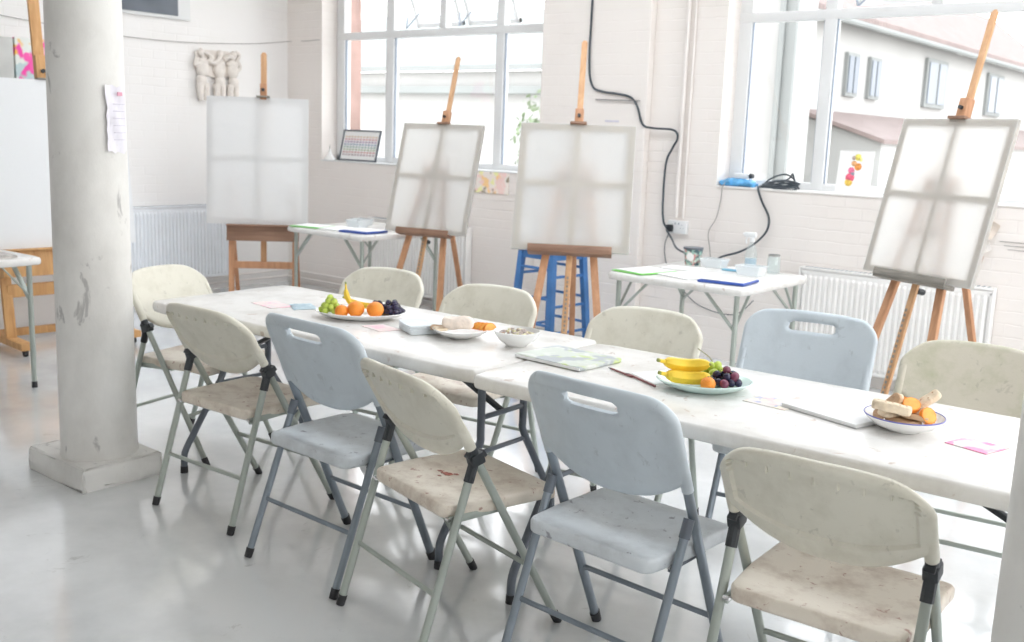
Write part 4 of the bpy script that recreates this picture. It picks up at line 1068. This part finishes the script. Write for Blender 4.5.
B().lathe([(.0605, .097), (.063, .099), (.063, .108), (0, .109)], seg=28).build('lid', M['tube_dark'], ct)
B().lathe([(0, 0), (.026, 0), (.026, .002), (0, .003)], seg=20).xf(Matrix.Translation((.010, -.0525, .052)) @ Matrix.Rotation(R_(98), 4, 'X')).build('round_label', M['paper'], ct)
sp_ = thing('spray_bottle', 'clear spray bottle with a white trigger head on the right small table', 'bottle', (-2.76, 5.66, Z))
B().lathe([(0, 0), (.034, 0), (.036, .01), (.036, .10), (.026, .14), (.012, .165), (.012, .18)], seg=24).build('bottle_body', M['jar_glass'], sp_)
B().lathe([(0, .004), (.033, .006), (.033, .075), (0, .075)], seg=24).build('liquid', clear('pale_blue_liquid', (.75, .88, .96), milky=.25), sp_)
B().cyl((0, 0, .175), (0, 0, .198), .015, .014).build('collar', M['upvc'], sp_)
hd = B().box((-.012, 0, .215), (.075, .022, .030), bevel=.006); hd.cyl((-.048, 0, .218), (-.06, 0, .218), .008, .006); hd.build('spray_head', M['upvc'], sp_)
B().tube(smooth_path([(-.028, 0, .203), (-.04, 0, .18), (-.034, 0, .16)], 4), .004, 8).build('trigger', M['upvc'], sp_)
jr = thing('glass_jar', 'empty glass jar behind the spray bottle', 'jar', (-2.61, 5.66, Z))
B().lathe([(0, 0), (.036, 0), (.038, .006), (.038, .085), (.034, .095), (.034, .11), (.0315, .11), (.0315, .095), (.035, .085), (.035, .006), (0, .005)], seg=24).build('jar_body', M['jar_glass'], jr)
B().lathe([(.035, .104), (.0365, .108), (.035, .112)], seg=24).build('jar_rim', M['cable_grey'], jr)
# corner table
folder('paper_folder', -6.18, 5.14, 8, .28, .22, M['plastic_green'], 'green folder at the left of the corner table')
card('paper_sheet', [(-6.10, 5.08), (-5.82, 5.06), (-5.80, 5.30), (-6.08, 5.34)], M['paper'], 'white sheets in the middle of the corner table', .008, 'paper', Z + .001)
folder('paper_folder', -5.66, 5.19, 4, .28, .24, M['plastic_blue'], 'blue folder at the right of the corner table', th=.014)
jj = thing('brush_jar', 'glass jar holding orange and pink bits on the corner table', 'jar', (-5.86, 5.70, Z))
B().lathe([(0, 0), (.04, 0), (.042, .006), (.042, .10), (.036, .112), (.036, .125), (.033, .125), (.033, .11), (.038, .10), (.038, .007), (0, .006)], seg=24).build('jar_body', M['jar_glass'], jj)
B().lathe([(0, .008), (.035, .008), (.035, .06), (0, .06)], seg=20).build('contents', blotchy('orange_bits', (.90, .82, .74), [(.93, .45, .15), (.9, .5, .5)], 40, .5), jj)
B().lathe([(.0365, .12), (.039, .122), (.039, .138), (0, .14)], seg=24).build('lid', M['paper'], jj)
# paper on the left edge table
card('newspaper', [(-6.15, 2.30), (-5.66, 2.32), (-5.60, 2.60), (-6.05, 2.66)], simple('newsprint', (.62, .58, .55), .7, vary=.2, vs=20), 'crumpled old paper on the table at the left picture edge', .012, 'paper', .7385)

# ------------------------------------------------------------------ outside the windows
M['render_white'] = simple('pale_render', (.40, .40, .39), .8, vary=.03, vs=1)
M['render_grey'] = simple('grey_render', (.25, .265, .26), .8, vary=.05, vs=1)
M['brick_out'] = simple('pink_brick', (.36, .24, .21), .85, vary=.15, vs=3)
m, nt, b = new_mat('pantiles'); co = coords(nt)
wv = N(nt, 'ShaderNodeTexWave', Scale=2.2, Distortion=.4, Detail=1); wv.bands_direction = 'Y'; nt.links.new(co, wv.inputs['Vector'])
ns = N(nt, 'ShaderNodeTexNoise', Scale=4, Detail=4); nt.links.new(co, ns.inputs['Vector'])
r1 = ramp(nt, [(.2, (.20, .155, .145)), (.8, (.30, .235, .22))]); nt.links.new(ns.outputs['Fac'], r1.inputs['Fac'])
cc_ = mixc(nt, .3, r1.outputs['Color'], wv.outputs['Color'], 'MULTIPLY'); nt.links.new(cc_, b.inputs['Base Color']); b.inputs['Roughness'].default_value = .8
M['tiles'] = m
M['dark_glass'] = simple('window_dark_glass', (.12, .15, .19), .3)
hs_ = thing('terraced_house', 'white rendered house with tiled roof seen through the right window', 'house', (0, 0, 0))
FX = -7.3
B().box((FX - 1.7, 24, .3), (3.4, 18, 6.6)).build('wall', M['render_white'], hs_, smooth=False)
rf = B().poly([(FX + .28, 14.8, 3.6), (FX + .28, 33.3, 3.6), (FX - 1.75, 33.3, 5.2), (FX - 1.75, 14.8, 5.2)], .12); rf.poly([(FX - 3.6, 14.8, 3.6), (FX - 1.75, 14.8, 5.2), (FX - 1.75, 33.3, 5.2), (FX - 3.6, 33.3, 3.6)], .12)
rf.build('roof', M['tiles'], hs_, smooth=False)
B().tube([(FX + .30, 14.8, 3.57), (FX + .30, 33.3, 3.57)], .055, 8).build('gutter', M['render_grey'], hs_)
for yy, zz, wy, wz in ((22.95, 2.86, 1.35, 1.0), (18.3, 2.75, .55, .75), (19.4, 2.75, .55, .75), (27.5, 2.86, 1.35, 1.0), (24.5, .4, 1.3, 1.1)):
    w_ = B().box((FX + .02, yy, zz), (.10, wy, wz)).build('window', M['render_grey'], hs_, smooth=False)
    g_ = B().box((FX + .08, yy - wy * .24, zz), (.02, wy * .36, wz * .84)); g_.box((FX + .08, yy + wy * .24, zz), (.02, wy * .36, wz * .84)); g_.build('pane', M['dark_glass'], w_, smooth=False)
le = B().poly([(FX, 16.2, 2.02), (FX + 1.5, 16.2, 1.55), (FX + 1.5, 31, 1.55), (FX, 31, 2.02)], .07); le.build('lean_to_roof', M['tiles'], hs_, smooth=False)
B().poly([(FX, 16.3, -3), (FX + 1.42, 16.3, -3), (FX + 1.42, 16.3, 1.56), (FX, 16.3, 1.99)], 14.6, (0, 1, 0)).build('lean_to_wall', M['render_white'], hs_, smooth=False)
h2 = thing('gabled_house', 'pale house with a drainpipe at the left of the right window', 'house', (0, 0, 0))
B().poly([(-7.9, 11, -3.1), (-5.05, 11, -3.1), (-5.04, 11.35, -3.1), (-6.2, 14.2, -3.1), (-7.9, 14.2, -3.1)], 7.4).build('wall', M['render_white'], h2, smooth=False)
B().box((-5.09, 10.97, .6), (.16, .06, 7.2)).build('corner_strip', M['render_grey'], h2, smooth=False)
B().tube([(-5.16, 10.90, -3), (-5.16, 10.90, 3.9)], .035, 8).build('drainpipe', M['render_grey'], h2)
B().poly([(-8.1, 10.8, 4.3), (-4.9, 10.8, 4.3), (-4.9, 11.4, 4.3), (-6.1, 14.4, 4.3), (-8.1, 14.4, 4.3)], .15).build('roof_edge', M['render_grey'], h2, smooth=False)
h3 = thing('warehouse', 'long pale building with a flat roof line seen through the left window', 'building', (0, 0, 0))
B().box((-20.6, 19, -.2), (16, 4, 6.0)).build('wall', M['render_white'], h3, smooth=False)
B().box((-20.6, 16.9, 2.4), (16.2, .25, .15)).build('eaves', M['render_grey'], h3, smooth=False)
B().poly([(-28.8, 16.8, 2.8), (-12.4, 16.8, 2.8), (-12.4, 19, 4.2), (-28.8, 19, 4.2)], .12).build('roof', M['render_grey'], h3, smooth=False)
bp_ = thing('brick_pier', 'pink brick pier just outside the left edge of the left window', 'pier', (0, 0, 0))
B().box((-9.15, 7.9, 1.0), (.5, .4, 6.0)).build('pier_shaft', M['brick_out'], bp_, smooth=False)
tr_ = thing('tree', 'pale green tree seen in the right pane of the left window', 'tree', (-9.15, 11.9, -3.2))
B().tube([(0, 0, 0), (.05, 0, 2.5), (0, .05, 4.6)], [.12, .09, .04], 8).build('trunk', M['wood_dark'], tr_)
fo = B(); rn = random.Random(2)
for k in range(520):
    a = rn.uniform(0, 2 * PI); e = rn.uniform(-1, 1); q = rn.random() ** .4; r = .50
    c_ = V((r * q * math.cos(a) * math.sqrt(1 - e * e), r * q * math.sin(a) * math.sqrt(1 - e * e), 4.55 + .9 * q * e))
    Mq = Euler((rn.uniform(0, 3), rn.uniform(0, 3), 0)).to_matrix()
    vs = [fo.bm.verts.new(c_ + Mq @ V(p)) for p in ((-.05, 0, 0), (0, -.025, 0), (.05, 0, 0), (0, .025, .01))]; fo.bm.faces.new(vs)
fo.build('foliage', simple('pale_leaf', (.22, .29, .17), .6, vary=.2, vs=2), tr_)
gd = B().box((-6, 24, -3.1), (70, 34, .2)); o_ = gd.build('ground', simple('yard', (.55, .54, .51), .9), smooth=False); o_['kind'] = 'structure'

# ------------------------------------------------------------------ camera
cam = bpy.data.cameras.new('camera'); co_ = bpy.data.objects.new('camera', cam); C.objects.link(co_)
yaw, pitch, roll = .6814, .1806, .0362
fw = V((-math.sin(yaw) * math.cos(pitch), math.cos(yaw) * math.cos(pitch), -math.sin(pitch)))
rg = V((math.cos(yaw), math.sin(yaw), 0)); up = rg.cross(fw)
r2 = rg * math.cos(roll) + up * math.sin(roll); u2 = -rg * math.sin(roll) + up * math.cos(roll)
mw = Matrix((r2, u2, -fw)).transposed().to_4x4(); mw.translation = (0, 0, 1.4994)
co_.matrix_world = mw
cam.sensor_width = 36; cam.sensor_fit = 'HORIZONTAL'; cam.lens = 1023.9 / 1024 * 36
cam.clip_start = .05; cam.clip_end = 200
cam.dof.use_dof = True; cam.dof.focus_distance = 2.9; cam.dof.aperture_fstop = 5.0
bpy.context.scene.camera = co_

# ------------------------------------------------------------------ light
w = bpy.data.worlds.new('sky'); bpy.context.scene.world = w; w.use_nodes = True
nt = w.node_tree; bg_ = nt.nodes['Background']
tc = nt.nodes.new('ShaderNodeTexCoord'); sx_ = nt.nodes.new('ShaderNodeSeparateXYZ'); nt.links.new(tc.outputs['Generated'], sx_.inputs[0])
rp = ramp(nt, [(.45, (.80, .80, .80)), (.6, (1, 1, 1)), (1, (.86, .93, 1))]); 
mr = nt.nodes.new('ShaderNodeMapRange'); mr.inputs[1].default_value = -1; mr.inputs[2].default_value = 1; nt.links.new(sx_.outputs[2], mr.inputs[0]); nt.links.new(mr.outputs[0], rp.inputs['Fac'])
nt.links.new(rp.outputs['Color'], bg_.inputs['Color']); bg_.inputs['Strength'].default_value = 4.6
sc = bpy.context.scene
sc.view_settings.view_transform = 'Standard'; sc.view_settings.look = 'None'; sc.view_settings.gamma = 1
sc.view_settings.use_curve_mapping = False; sc.view_settings.exposure = 0
cy = sc.cycles
cy.use_denoising = True; cy.max_bounces = 10; cy.diffuse_bounces = 6; cy.glossy_bounces = 4; cy.transmission_bounces = 6; cy.transparent_max_bounces = 12
cy.caustics_reflective = False; cy.caustics_refractive = False; cy.sample_clamp_indirect = 8
